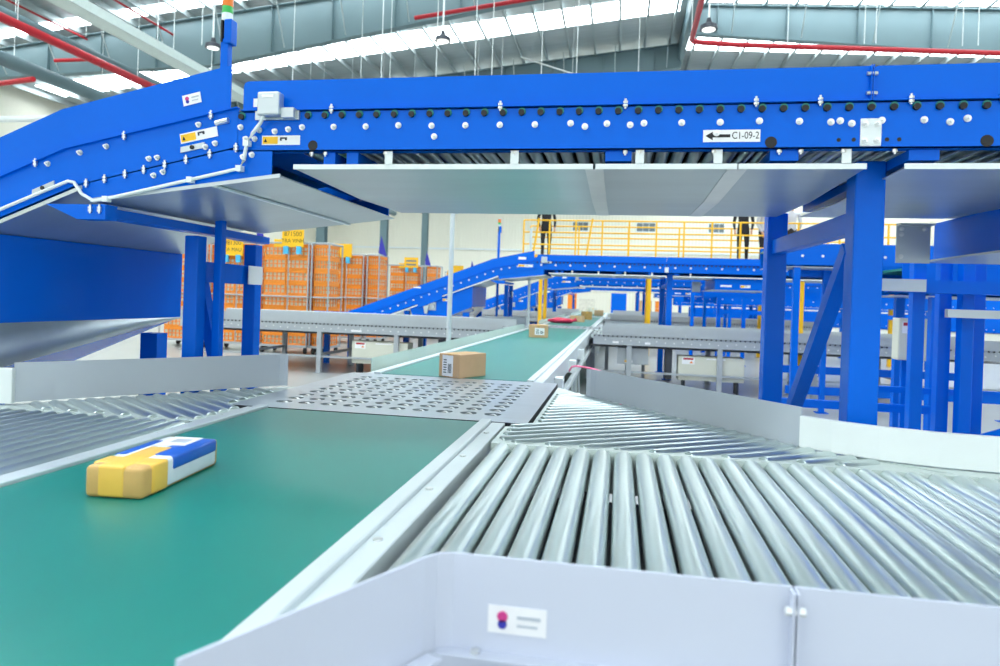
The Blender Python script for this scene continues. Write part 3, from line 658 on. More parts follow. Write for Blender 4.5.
def incline(k):
    dy = k * PER; F, B = 2.6 + dy, 4.05 + dy
    lb = ['blue inclined conveyor climbing to the nearest overhead conveyor at left', 'second blue inclined conveyor, climbing beside the orange crates', 'third blue inclined conveyor, under the second incline', 'fourth blue inclined conveyor far down the line'][k]
    t = thing('incline_conveyor', lb, 'conveyor', (-4, (F + B) / 2, 0), 'blue inclined conveyors')
    top = [(-1.64, 2.394), (-2.45, 2.222), (-5.55, 1.03), (-6.85, 1.03)]
    A = [(x, z - .185 - (.006 if i == 0 else 0)) for i, (x, z) in enumerate(top)]; A[1] = (-2.42, 2.044)
    Bm = [(x, z - .165) for x, z in A]; Bm[1] = (-2.36, 1.884)
    A[0] = (-1.598, 2.211); Bm[0] = (-1.598, 2.046)
    for nm, Y, sg in (('front', F, 1), ('back', B, -1)):
        for i in range(3):
            y0, y1 = sorted((Y + sg * .002, Y + sg * .010))
            u = [top[i], top[i + 1]]
            MB().prism([(u[0][0], A[0][1] - .008) if i == 0 else A[i], u[0], u[1], A[i + 1]], y0, y1).build('guard_panel', 'blue', t)
            ya, yb = sorted((Y - sg * .016, Y + sg * .01))
            MB().prism([A[i], A[i + 1], (A[i + 1][0], A[i + 1][1] + .004), (A[i][0], A[i][1] + .004)], ya, yb).build('guard_lip', 'blue', t)
            y0, y1 = sorted((Y, Y + sg * .006))
            b = MB().prism([Bm[i], A[i], A[i + 1], Bm[i + 1]], y0, y1)
            y0, y1 = sorted((Y, Y + sg * .05)); b.prism([Bm[i], Bm[i + 1], (Bm[i + 1][0], Bm[i + 1][1] + .005), (Bm[i][0], Bm[i][1] + .005)], y0, y1)
            b.build('frame_panel', 'blue', t)
    # lower skirt along the upper stretch
    C0, C1 = (-1.44, 1.925), (-2.30, 1.818)
    for Y, sg in ((F, 1), (B, -1)):
        y0, y1 = sorted((Y, Y + sg * .006))
        MB().prism([(-1.44, 2.03), (-1.64, 2.036), Bm[1], C1, C0], y0, y1).build('skirt_panel', 'blue', t)
    bb = MB()
    for i in range(3):
        a, c = A[i], A[i + 1]; bb.prism([(a[0], a[1] - .05), (c[0], c[1] - .05), (c[0], c[1] - .03), (a[0], a[1] - .03)], F + .06, B - .06)
    bb.build('belt', 'belt', t)
    # pans
    def pan(a, c, nm='underside_pan'):
        MB().prism([a, c, (c[0], c[1] + .005), (a[0], a[1] + .005)], F + .004, B - .004).build(nm, 'pan', t)
    mid = (-1.70, 1.925 - .119 * .3)
    pan((-1.40, 1.925), mid); pan((mid[0] - .004, mid[1] - .001), (-2.30, 1.818))
    bj = MB(); bj.box(mid[0] - .014, mid[0] + .014, F + .004, B - .004, mid[1] - .008, mid[1] - .001); bj.build('pan_joint', 'white', t)
    MB().prism([(-1.40, 1.921), (-2.29, 1.812), (-2.29, 1.828), (-1.40, 1.937)], F - .004, F + .004).build('pan_lip', 'galv', t)
    pan((-2.33, 1.872), (-3.05, 1.60)); pan((-3.05, 1.60), (-5.45, .69))
    MB().prism([(-2.335, 1.868), (-3.6, 1.39), (-3.6, 1.408), (-2.335, 1.886)], F - .003, F + .004).build('pan_lip', 'galv', t)
    # drive box under the steep stretch
    db = MB(); db.prism([(-2.85, 1.672), (-2.85, 1.258), (-3.95, .80), (-4.12, 1.19)], F + .02, B - .02); d = db.build('drive_box', 'blue', t)
    # bent pan hanging below the box end
    ps = []; n = 10; rows = []
    for i in range(n + 1):
        y = F + .02 + (B - .0 - F) * i / n; zl = 1.045 + (y - F) * .137
        zt_ = 1.256; row = []
        for j in range(7):
            f = j / 6; zz = zt_ + (zl - zt_) * f; row.append((-2.845 + .10 * math.sin(f * math.pi / 2) * (zt_ - zl) / .2 - .05 * f * f, y, zz))
        rows.append(row)
    vs = [p for r in rows for p in r]; vs2 = [(x - .006, y, z) for x, y, z in vs]; N = len(vs); fs = []
    for i in range(n):
        for j in range(6):
            q = (i * 7 + j, i * 7 + j + 1, (i + 1) * 7 + j + 1, (i + 1) * 7 + j); fs.append(q); fs.append(tuple(v + N for v in reversed(q)))
    MB().add(vs + vs2, fs).build('catch_pan', 'pan', t, True)
    # motor plate and stickers on the front of the drive box
    mp = box(-3.74, -3.58, F + .005, F + .02, 1.17, 1.33).build('motor_plate', 'galv', t)
    MB().tube((-3.66, F + .005, 1.25), (-3.66, F - .03, 1.25), .06, 20).build('motor_hub', 'grey', mp, True)
    sticker(t, -3.45, -3.30, F + .0195, 1.36, 1.41, 'caution')
    # supports
    sb = box(-2.345, -2.255, F + .05, B + .03, 1.752, 1.797).build('support_beam', 'blue', t, bevel=.004, seg=1)
    MB().prism([(-2.50, 1.80), (-2.20, 1.80), (-2.20, 1.735), (-2.34, 1.735)], F - .02, F + .05).build('beam_end_bracket', 'blue', t)
    for yy in (F + .75, F + 1.34):
        box(-2.33, -2.248, yy - .04, yy + .04, .012, 1.735).build('leg', 'blue', t, bevel=.006)
        box(-2.40, -2.21, yy - .095, yy + .095, 0, .012).build('foot_plate', 'blue', t)
    box(-2.34, -2.27, F + .81, F + 1.28, 1.485, 1.60).build('cross_beam', 'blue', t)
    box(-2.25, -2.243, F + 1.22, F + 1.38, 1.485, 1.60).build('joint_plate', 'label', t)
    MB().bar((-2.305, F + .83, 1.48), (-2.305, F + 1.06, .85), .06, .06, (1, 0, 0)).build('brace', 'blue', t)
    for yy in (F + .1, B - .1):
        box(-5.95, -5.85, yy - .05, yy + .05, 0, .69).build('leg', 'blue', t); box(-4.25, -4.15, yy - .05, yy + .05, 0, 1.14).build('leg', 'blue', t)
        box(-3.04, -2.92, yy - .05, yy + .05, 0, 1.15).build('leg', 'blue', t)
    if k == 0:
        def on(l, x):
            for a, c in zip(l, l[1:]):
                if c[0] <= x <= a[0] or (l[0] == a and x > a[0]): return a[1] + (c[1] - a[1]) * (x - a[0]) / (c[0] - a[0])
        for x in (-1.72, -2.13, -2.57): put('stud', STUD, 'zinc', t, (x, F - .009, on(A, x) - .002))
        for x in (-1.78, -2.22, -2.35, -2.51): bolt_at(t, x, F, on(A, x) - .03, k)
        for x in (-1.60, -1.72, -1.83, -1.93, -2.03, -2.12, -2.22, -2.31): put('stud', STUD, 'zinc', t, (x, F - .008, on(Bm, x)))
        for x, z in ((-1.70, .04), (-1.745, .035), (-1.97, .038), (-2.01, .042), (-1.94, -.03), (-1.985, -.035), (-1.53, -.045), (-1.57, -.045)): bolt_at(t, x, F, (on(Bm, x) or 2.03) + z, k)
        for x in (-2.27, -2.225): put('stud', STUD, 'zinc', t, (x, F - .026, 1.78))
        for x, zz in ((-1.804, -.122), (-2.53, -.13)):
            z = on(A, x) + zz; sl = .19 if x > -2.4 else .38
            pp = [(x - .055, z - .012 - .055 * sl), (x + .055, z - .012 + .055 * sl), (x + .055, z + .012 + .055 * sl), (x - .055, z + .012 - .055 * sl)]
            sp = MB().prism(pp, F - .006, F).build('splice_plate', 'galv', t); MB().tube((x, F - .006, z), (x, F - .012, z), .009, 10).build('knob', 'black', sp)
        # tilted stickers
        def tilt_sticker(xc, zc, w, h, a, kind):
            o = sticker(t, xc - w / 2, xc + w / 2, F - .0005, zc - h / 2, zc + h / 2, kind)
            m = Matrix.Translation(Vector((xc, F, zc)) - wloc(t)) @ Matrix.Rotation(-a, 4, 'Y') @ Matrix.Translation(wloc(t) - Vector((xc, F, zc)))
            for q in [o] + list(o.children): q.data.transform(m)
        tilt_sticker(-1.816, 2.254, .085, .045, math.atan(.21), 'logo')
        tilt_sticker(-1.778, 2.10, .175, .042, math.atan(.19), 'caution')
        MB().tube((-1.70, F, 2.15), (-1.64, F - .008, 2.16), .012, 8).build('latch', 'zinc', t)
    else:
        b = MB()
        for i in range(24): 
            x = -1.8 - i * .16; z = (A[0][1] + (x - A[0][0]) * .19 if x > -2.42 else A[1][1] + (x + 2.42) * .3846)
            b.tube((x, F, z - .06), (x, F - .015, z - .06), .016, 6)
        stuff(b.build('bolts', 'zinc', t))
        MB().prism([(-2.34, 1.87), (-5.2, .77), (-5.2, .79), (-2.34, 1.89)], F - .02, F - .003).build('edge_strip', 'white', t)
        sticker(t, -1.95, -1.80, F - .001, 2.22, 2.27, 'plain'); sticker(t, -4.05, -3.9, F - .001, 1.60, 1.63, 'plain')
        sticker(t, -1.95, -1.66, F - .001, 2.075, 2.125, 'caution')
        MB().prism([(-3.95, 1.30), (-3.45, 1.49), (-3.45, 1.40), (-3.95, 1.2)], F - .03, F + .01).build('motor_cover', 'blue', t)
        MB().prism([(-3.82, 1.24), (-3.70, 1.28), (-3.74, 1.10), (-3.79, 1.10)], F - .06, F - .03).build('sensor_bracket', 'galv', t)
for k in range(4): incline(k)

# signal poles
for k, lb in enumerate(('blue pole with orange and green signal light behind the near incline', 'tall thin blue pole standing behind the second incline')):
    Y = 3.45 + k * PER; x = -2.207 if k == 0 else -2.5
    t = thing('signal_pole', lb, 'signal light', (x, Y, 0), 'signal poles')
    box(x - .023, x + .023, Y - .023, Y + .023, .01, 2.845).build('pole', 'blue', t, bevel=.005)
    box(x - .08, x + .08, Y - .08, Y + .08, 0, .01).build('base_plate', 'blue', t)
    box(x + .0, x + .045, Y - .03, Y + .03, 2.815, 2.95).build('bracket', 'blue', t, bevel=.005); box(x - .02, x - .01, Y - .03, Y + .03, 2.825, 2.945).build('terminal_strip', 'black', t)
    for z0, z1, m in ((2.945, 2.988, 'sigW'), (2.988, 3.026, 'sigG'), (3.026, 3.10, 'sigO'), (3.10, 3.12, 'sigW')):
        MB().tube((x, Y, z0), (x, Y, z1), .03, 16).build('lamp_segment', m, t, True)
for x, y, lb in ((-1.80, 7.1, 'slim grey pole beside the green belt, left of the first carton'), (-1.80, 13.62, 'slim grey pole beside the second sorting table')):
    t = thing('conduit_pole', lb, 'pole', (x, y, 0), 'slim grey poles beside the belt')
    MB().tube((x, y, .01), (x, y, 2.9), .027, 12).build('pole', 'alu', t, True); MB().tube((x, y, 0), (x, y, .01), .08, 16).build('base_plate', 'alu', t)

# ------------------------------------------------------------------ blue frames and cabinets at right
def frame(posts, Y, zt, rails, label, w=.085):
    t = thing('support_frame', label, 'frame', (posts[0][0], Y, 0), 'blue support frames at right')
    for x, y in posts:
        box(x - w / 2, x + w / 2, y - w / 2, y + w / 2, .01, zt).build('post', 'blue', t, bevel=.004, seg=1); box(x - .08, x + .08, y - .08, y + .08, 0, .01).build('foot_plate', 'blue', t)
    for p, q, h in rails: MB().bar(p, q, .06, h).build('rail', 'blue', t)
    return t
f1 = frame([(2.19, 5.5), (2.42, 5.62), (2.52, 5.5), (2.65, 5.62), (2.80, 5.95), (3.6, 5.5)], 5.5, 1.95,
      [((1.95, 5.43, 1.64), (4.2, 5.43, 1.64), .095), ((1.3, 6.3, .62), (2.7, 6.3, .62), .07), ((2.1, 6.3, .78), (3.6, 6.3, .78), .05), ((2.6, 5.4, .55), (3.3, 5.0, .95), .06)], 'cluster of blue posts right of the main blue leg')
box(1.90, 2.20, 5.375, 5.399, 1.60, 1.69).build('splice_plate', 'galv', f1)
box(2.36, 2.9, 5.40, 5.45, 1.42, 1.48).build('cable_bracket', 'galv', f1)
frame([(2.36, 11.0), (2.83, 10.06), (3.5, 10.2), (4.3, 10.2), (5.2, 10.2)], 10, 2.0, [((2.36, 10.1, .30), (5.2, 10.15, .30), .11), ((2.36, 10.9, .52), (5.2, 10.9, .52), .11), ((2.36, 10.1, 1.95), (5.2, 10.1, 1.95), .12)], 'blue post frame seen between the two main blue legs', .07)
frame([(3.3, 14.9), (4.3, 15.4), (5.1, 16.2), (6.0, 15.1), (2.3, 16.4), (3.0, 17.2), (3.9, 17.9), (1.9, 18.3)], 15, 2.1, [((1.9, 16.0, 1.72), (6.2, 16.0, 1.72), .16), ((2.3, 17.2, 1.3), (6.5, 17.2, 1.3), .1)], 'far cluster of dark blue posts behind the second overhead conveyor', .09)
frame([(2.6, 21.5), (3.4, 22.0), (4.4, 21.4), (5.6, 22.2), (6.6, 21.7), (7.6, 22.0), (8.4, 21.0)], 21, 2.3, [((2.4, 21.6, 1.9), (8.6, 21.6, 1.9), .2)], 'farthest cluster of blue posts at right', .1)
def side_conv(x0, x1, y0, z0, label, h=.28):
    t = thing('cross_conveyor', label, 'conveyor', ((x0 + x1) / 2, y0, z0), 'raised blue cross conveyors at right')
    box(x0, x1, y0, y0 + .01, z0, z0 + h).build('side_frame', 'blue', t); box(x0, x1, y0 + .9, y0 + .91, z0, z0 + h).build('side_frame', 'blue', t)
    box(x0, x1, y0 + .01, y0 + .9, z0 + h - .08, z0 + h - .06).build('belt', 'belt', t); box(x0, x1, y0 + .01, y0 + .9, z0 - .03, z0 - .02).build('underside_pan', 'pan', t)
    b = MB()
    for i in range(int((x1 - x0) / .25)): b.tube((x0 + .1 + i * .25, y0, z0 + .12), (x0 + .1 + i * .25, y0 - .012, z0 + .12), .018, 6)
    stuff(b.build('bolts', 'zinc', t))
    for x in (x0 + .3, x1 - .3):
        for y in (y0 + .06, y0 + .84): box(x - .04, x + .04, y - .04, y + .04, 0, z0).build('leg', 'blue', t)
side_conv(2.5, 6.5, 6.6, 1.62, 'raised blue cross conveyor above the two beige cabinets')
side_conv(2.0, 7.5, 9.4, 2.02, 'raised blue cross conveyor behind the sloping brace')
side_conv(2.6, 8.0, 18.6, 1.5, 'low far blue cross conveyor at right')
side_conv(2.4, 14.0, 25.4, 1.55, 'deep far blue conveyor between the third and fourth lines at right', .55)
side_conv(2.9, 16.0, 28.4, .75, 'lowest deep blue conveyor far away at right', .6)
side_conv(2.6, 18.0, 33.0, 1.4, 'farthest deep blue conveyor at right, before the wall', .8)
for i, (x0, x1) in enumerate(((2.58, 2.755), (2.80, 2.97))):
    c = thing('switch_cabinet', ['beige switch cabinet with a red warning sticker beside the main leg', 'plain beige switch cabinet right of the stickered one'][i], 'cabinet', (x0, 7, 0), 'beige switch cabinets')
    box(x0, x1, 6.85, 7.0, 1.0, 1.39).build('body', 'beige', c, bevel=.006); box(x0 + .008, x1 - .008, 6.845, 6.85, 1.01, 1.38).build('door', 'beige', c)
    box((x0 + x1) / 2 - .02, (x0 + x1) / 2 + .02, 6.93, 6.97, 0, 1.0).build('stand', 'blue', c)
    if i == 0: sticker(c, x0 + .03, x0 + .10, 6.8445, 1.25, 1.36, 'danger')
for i, (x, y) in enumerate(((3.0, 12.0), (4.2, 12.4))):
    b = MB(); b.box(x - .04, x + .04, y - .04, y + .04, 0, 1.9)
    solid(b, 'yellow_post', 'yellow', ['yellow steel post seen between the main leg and its brace', 'yellow steel post far behind the main blue leg'][i], 'post')

# ------------------------------------------------------------------ parcels on the belt
def rbox(w, d, h, bev): return MB().box(-w / 2, w / 2, -d / 2, d / 2, 0, h).mesh('body', True, bev, 3)
t = thing('parcel', 'long flat parcel with yellow tape, white wrap and blue film on the near green belt', 'parcel', (-1.285, 1.735, .9), 'parcels on the green belt')
t.rotation_euler = (0, 0, R(5)); W, D, H = .16, .385, .082
put('body', rbox(W, D, H, .012), 'brownwrap', t, (0, 0, 0), rel=True)
def band(nm, m, y0, y1, e, x0=-W / 2, x1=W / 2, top=True):
    b = MB(); b.box(x0 - e, x1 + e, y0, y1, .004, H + e); me = b.mesh(nm, True, .010, 3); me.materials.append(M[m]); return put(nm, me, None, t, (0, 0, 0), rel=True)
band('white_wrap', 'wrap', -.10, .18, .0012); 
b = MB(); b.box(-.045, .03, -.1945, .04, -.001 + .004, H + .003); put('tape_band', b.mesh('tape_band', True, .008, 3), 'tape', t, (0, 0, 0), rel=True)
b = MB(); b.box(-.086, .086, -.155, -.085, .004, H + .0022); put('tape_band', b.mesh('tape_band', True, .008, 3), 'tape', t, (0, 0, 0), rel=True)
b = MB(); b.box(.0, .0855, -.06, .174, .046, H + .0026); put('blue_film', b.mesh('blue_film', True, .008, 3), 'bluefilm', t, (0, 0, 0), rel=True)
b = MB(); b.box(-.086, -.05, -.07, .12, .046, H + .0026); put('blue_film', b.mesh('blue_film', True, .008, 3), 'bluefilm', t, (0, 0, 0), rel=True)
b = MB(); b.box(-.045, .045, .06, .165, H + .0015, H + .0045); put('shipping_label', b.mesh('shipping_label'), 'label', t, (0, 0, 0), rel=True)
b = MB(); b.box(-.02, .03, .09, .135, H + .0045, H + .0052); put('print_block', b.mesh('print_block'), 'guard', t, (0, 0, 0), rel=True)
def carton(x, y, w, d, h, rz, label, lab=None, m='card'):
    t = thing('carton', label, 'carton', (x, y, .9), 'parcels on the green belt'); t.rotation_euler = (0, 0, rz)
    put('body', MB().box(-w / 2, w / 2, -d / 2, d / 2, 0, h).mesh('body', False, .004, 2), m, t, (0, 0, 0), rel=True)
    put('tape', MB().box(-.02, .02, -d / 2 - .001, d / 2 + .001, h - .05, h + .001).mesh('tape'), 'tape' if m != 'card' else 'brownwrap', t, (0, 0, 0), rel=True)
    if lab:
        a, b_, c, e = lab
        l = put('shipping_label', MB().box(a, b_, -d / 2 - .0025, -d / 2, c, e).mesh('shipping_label'), 'label', t, (0, 0, 0), rel=True)
        bb = MB(); ww = b_ - a
        for i in range(6): bb.box(a + ww * .12, a + ww * .42, -d / 2 - .0032, -d / 2 - .0025, c + (e - c) * (.15 + i * .12), c + (e - c) * (.2 + i * .12))
        for i in range(7): bb.box(a + ww * (.55 + i * .05), a + ww * (.575 + i * .05), -d / 2 - .0032, -d / 2 - .0025, c + (e - c) * .15, c + (e - c) * .6)
        put('label_print', bb.mesh('label_print'), 'dgrey', l, (0, 0, 0), rel=True)
    return t
carton(-1.058, 4.60, .185, .29, .16, R(-27), 'small brown carton with a white label at the start of the second belt', (-.06, .035, .008, .15))
carton(-1.139, 9.83, .27, .22, .185, R(3), 'brown carton with a square label halfway down the second belt', (-.05, .09, .04, .14))
carton(-1.06, 17.9, .34, .3, .16, R(-8), 'flat tan carton just beyond the red bag')
carton(-.95, 20.6, .30, .3, .24, R(10), 'tan carton standing farther along behind the red bag', None, 'brownwrap')
carton(-.75, 26.5, .34, .3, .22, R(4), 'tan carton far along the belt near its right edge')
carton(-1.15, 30.0, .34, .3, .26, R(20), 'farthest tan carton on the green belt', None, 'load')
t = thing('bag', 'crumpled red plastic bag lying on the third belt', 'bag', (-1.36, 16.4, .9), 'parcels on the green belt')
bm = bmesh.new(); bmesh.ops.create_uvsphere(bm, u_segments=24, v_segments=12, radius=1)
for v in bm.verts:
    n = 1 + .16 * math.sin(5 * v.co.x + 2 * v.co.y) * math.cos(4 * v.co.y + 3 * v.co.z)
    v.co = Vector((v.co.x * .30 * n, v.co.y * .2 * n, max(0, v.co.z * .075 * n + .055)))
me = bpy.data.meshes.new('body'); bm.to_mesh(me); bm.free()
for p in me.polygons: p.use_smooth = True
put('body', me, 'pinkbag', t, (0, 0, 0), rel=True)
me = MB().tube((.27, 0, .05), (.36, .03, .10), .02, 8, .05).mesh('knot', True); put('knot', me, 'pinkbag', t, (0, 0, 0), rel=True)
pipe('air_hose', [(-.43, 6.3, .80), (-.40, 6.15, .85), (-.36, 6.05, .868), (-.30, 5.98, .872), (-.22, 5.9, .87), (-.14, 5.8, .86), (-.06, 5.65, .84), (-.01, 5.5, .81), (.03, 5.3, .76), (.05, 5.1, .6), (.05, 5.1, .0)], .009, 'pink', 'thin pink air hose looping right of the second green belt', 'hose')
mo = MB(); mo.tube((-.22, 4.55, .70), (-.02, 4.55, .70), .09, 20); mo.tube((-.02, 4.55, .70), (.02, 4.55, .70), .06, 16)
mo.box(-.2, -.04, 4.47, 4.63, 0, .62)
solid(mo, 'belt_motor', 'black', 'black belt motor behind the slanted rollers, right of the belt', 'motor', smooth=True)

# ------------------------------------------------------------------ roll cages with orange crates
def crate_mesh(w, d, h):
    b = MB(); tk = .012
    for fy in (-d / 2, d / 2 - tk):
        for i in range(6): x = -w / 2 + (w - .025) * i / 5; b.box(x, x + .025, fy, fy + tk, 0, h)
        for z, hh in ((0, .04), (.115, .022), (h - .08, .08)): b.box(-w / 2, w / 2, fy + .001, fy + tk - .001, z, z + hh)
    for fx in (-w / 2, w / 2 - tk):
        for i in range(5): y = -d / 2 + (d - .03) * i / 4; b.box(fx, fx + tk, y, y + .03, 0, h)
        for z, hh in ((0, .04), (.115, .022), (h - .08, .08)): b.box(fx + .001, fx + tk - .001, -d / 2, d / 2, z, z + hh)
    b.box(-w / 2, w / 2, -d / 2, d / 2, 0, .01)
    return b.mesh('crate_shell')
CR = {w: crate_mesh(w, .6, .29) for w in (.54, .36)}
LOAD = {w: MB().box(-w / 2 + .03, w / 2 - .03, -.26, .26, .012, .22).mesh('contents') for w in (.54, .36)}
def rail_mesh(w, d, h):
    b = MB()
    for x in (-w / 2, w / 2):
        b.tube((x, -d / 2, .2), (x, -d / 2, h), .018, 8); b.tube((x, d / 2, .2), (x, d / 2, h), .018, 8)
    return b
NTH = ['first', 'second', 'third', 'fourth', 'fifth', 'sixth', 'seventh', 'eighth']
def cage(x0, x1, Y, where, sign=None, nrow=8, cw=.54, ncol=2, drop=0):
    w = x1 - x0; xc = (x0 + x1) / 2; d = .75; h = 2.58
    t = thing('roll_cage', 'steel roll cage ' + where, 'roll cage', (xc, Y, 0), 'roll cages along the left')
    for sx in (-1, 1):
        for sy in (-1, 1): MB().tube((xc + sx * w / 2, Y + sy * d / 2, .15), (xc + sx * w / 2, Y + sy * d / 2, h), .02, 8).build('upright', 'grey', t); MB().tube((xc + sx * (w / 2 - .06) - .02, Y + sy * .3, .075), (xc + sx * (w / 2 - .06) + .02, Y + sy * .3, .075), .075, 12).build('caster', 'black', t)
    for z in (h, 1.33):
        for sy in (-1, 1): MB().tube((x0, Y + sy * d / 2, z), (x1, Y + sy * d / 2, z), .02, 8).build('rail', 'grey', t)
        for x in (x0, x1): MB().tube((x, Y - d / 2, z), (x, Y + d / 2, z), .02, 8).build('rail', 'grey', t)
    if ncol == 2: MB().tube((xc + .1, Y - d / 2, .2), (xc + .1, Y - d / 2, h), .014, 8).build('upright', 'grey', t)
    box(x0, x1, Y - d / 2, Y + d / 2, .15, .20).build('deck', 'grey', t)
    z = .2
    for r in range(nrow):
        if z + .295 > h + .02: break
        for c in range(ncol):
            cx = xc + (c - (ncol - 1) / 2) * (cw + .012)
            rows = nrow if .2 + nrow * .295 <= h + .02 else int((h + .02 - .2) / .295)
            col = ('left column, ', 'right column, ')[c] if ncol == 2 else ''
            k = thing('plastic_crate', 'orange crate, %s from top, %sroll cage %s' % (NTH[rows - 1 - r], col, where), 'crate', (cx, Y, z), 'orange crates in roll cages')
            put('shell', CR[cw], 'orange', k, (0, 0, 0), rel=True)
            o = put('contents', LOAD[cw], 'load', k, (0, 0, 0), rel=True)
        z += .295
    if sign:
        s = thing('destination_sign', sign[0], 'sign', (xc + sign[2], Y - d / 2 - .05, h - .1), 'yellow destination signs')
        sx, sy, sz = xc + sign[2], Y - d / 2 - .05, h + .10 - drop
        bd = box(sx - .27, sx + .27, sy - .01, sy, sz - .20, sz + .20).build('board', 'yellow', s)
        for cx in (-.17, .15): box(sx + cx - .06, sx + cx + .06, sy - .018, sy + .03, sz - .36, sz - .18).build('clip', 'cyan', s)
        if sign[1]:
            text('sign_text', sign[1][0], .155, (sx, sy - .012, sz + .10), 'black', bd, sx=.95); text('sign_text', sign[1][1], .13, (sx, sy - .012, sz - .06), 'black', bd, sx=.95)
        if 'grey lettered' in sign[0]:
            for zz in (.07, -.07): box(sx - .2, sx + .2, sy - .013, sy - .01, sz + zz - .035, sz + zz + .035).build('print_line', 'wheel', bd)
        b2 = box(sx - .5, sx - .12, sy + .05, sy + .06, sz - .2, sz - .02).build('spare_board', 'yellow', s)
def flag(x, y, z, lb):
    f = thing('pennant', lb, 'flag', (x, y, z), 'navy pennants on cages')
    MB().tube((x, y, z - .3), (x, y, z), .01, 6).build('stick', 'grey', f)
    MB().prism([(x - .02, z - .1), (x + .24, z - .22), (x + .06, z + .38)], y - .006, y + .006).build('cloth', 'navy', f)
cage(-8.30, -7.10, 15.0, 'under the TRA VINH sign', ('yellow sign reading 871500 TRA VINH above the crates', ('871500', 'TRA VINH'), .22))
cage(-9.72, -8.52, 15.2, 'under the CA MAU sign', ('yellow sign reading 981300 CA MAU beside the blue legs', ('981300', 'CA MAU'), .0), drop=.22)
cage(-7.02, -6.60, 15.0, 'narrow, beside the TRA VINH cage', None, 8, .36, 1)
cage(-8.52, -7.30, 18.9, 'under the plain yellow sign', ('plain yellow sign with cyan clips above the second cage row', None, .0))
cage(-7.18, -6.82, 18.9, 'narrow, beside the plain sign', None, 8, .36, 1)
cage(-9.9, -8.7, 18.9, 'left of the plain sign')
cage(-8.75, -7.35, 24.9, 'under the grey lettered sign', ('grey lettered yellow sign over the farthest open cage', None, .3))
cage(-7.2, -6.75, 24.9, 'narrow, beside the grey lettered sign', None, 8, .36, 1)
cage(-10.2, -9.0, 22.5, 'half hidden behind the front row')
cage(-11.2, -9.95, 15.4, 'at the left end of row')
cage(-7.9, -6.7, 30.5, 'under the farthest yellow sign', ('farthest small yellow sign left of the slim pole', None, 0))
flag(-6.84, 18.525, 2.75, 'navy pennant beside the plain yellow sign'); flag(-8.54, 14.825, 2.75, 'navy pennant left of the TRA VINH sign')
flag(-7.22, 24.525, 2.75, 'navy pennant beside the grey lettered sign'); flag(-6.72, 30.125, 2.75, 'navy pennant at the farthest cage')

# ------------------------------------------------------------------ yellow walkway with people
wk = thing('walkway', 'raised walkway with yellow railings above the second overhead conveyor', 'walkway', (2, 19.6, 0))
x0, x1, Y0, Y1, zd = -2.72, 7.2, 19.0, 20.5, 2.62
box(x0, x1, Y0, Y1, zd - .12, zd).build('deck', 'grey', wk)
for nm, yy in (('front', Y0), ('back', Y1)):
    n = int((x1 - x0) / .735); step = .735 if nm == 'front' else 1.47
    for i in range(int((x1 - x0) / step) + 1):
        x = x0 + i * step; box(x - .022, x + .022, yy - .022, yy + .022, zd, 3.70).build('railing_post', 'yellow', wk)
    for z in (3.70, 3.36, 3.02): MB().tube((x0, yy, z), (x1, yy, z), .022, 8).build('rail', 'yellow', wk)
    box(x0, x1, yy - .006, yy + .006, zd, zd + .11).build('toe_board', 'yellow', wk)
for x in (-2.2, .82, 4.0, 7.0):
    for yy in (Y0 + .1, Y1 - .1): box(x - .05, x + .05, yy - .05, yy + .05, 0, zd - .12).build('column', 'yellow', wk)
for x in (-2.45, -.95): MB().bar((x, Y0 - .02, zd), (x + .16, Y0 - .02, 3.75), .05, .09).build('gate_post', 'yellow', wk)
for i in range(6): MB().tube((4.2 + i * .22, Y1 + .05, zd), (4.2 + i * .22, Y1 + .05, zd + .3 + i * .14), .018, 6).build('stair_baluster', 'yellow', wk)
MB().bar((4.1, Y1 + .05, zd + .22), (5.5, Y1 + .05, zd + 1.12), .04, .05).build('stair_rail', 'yellow', wk)

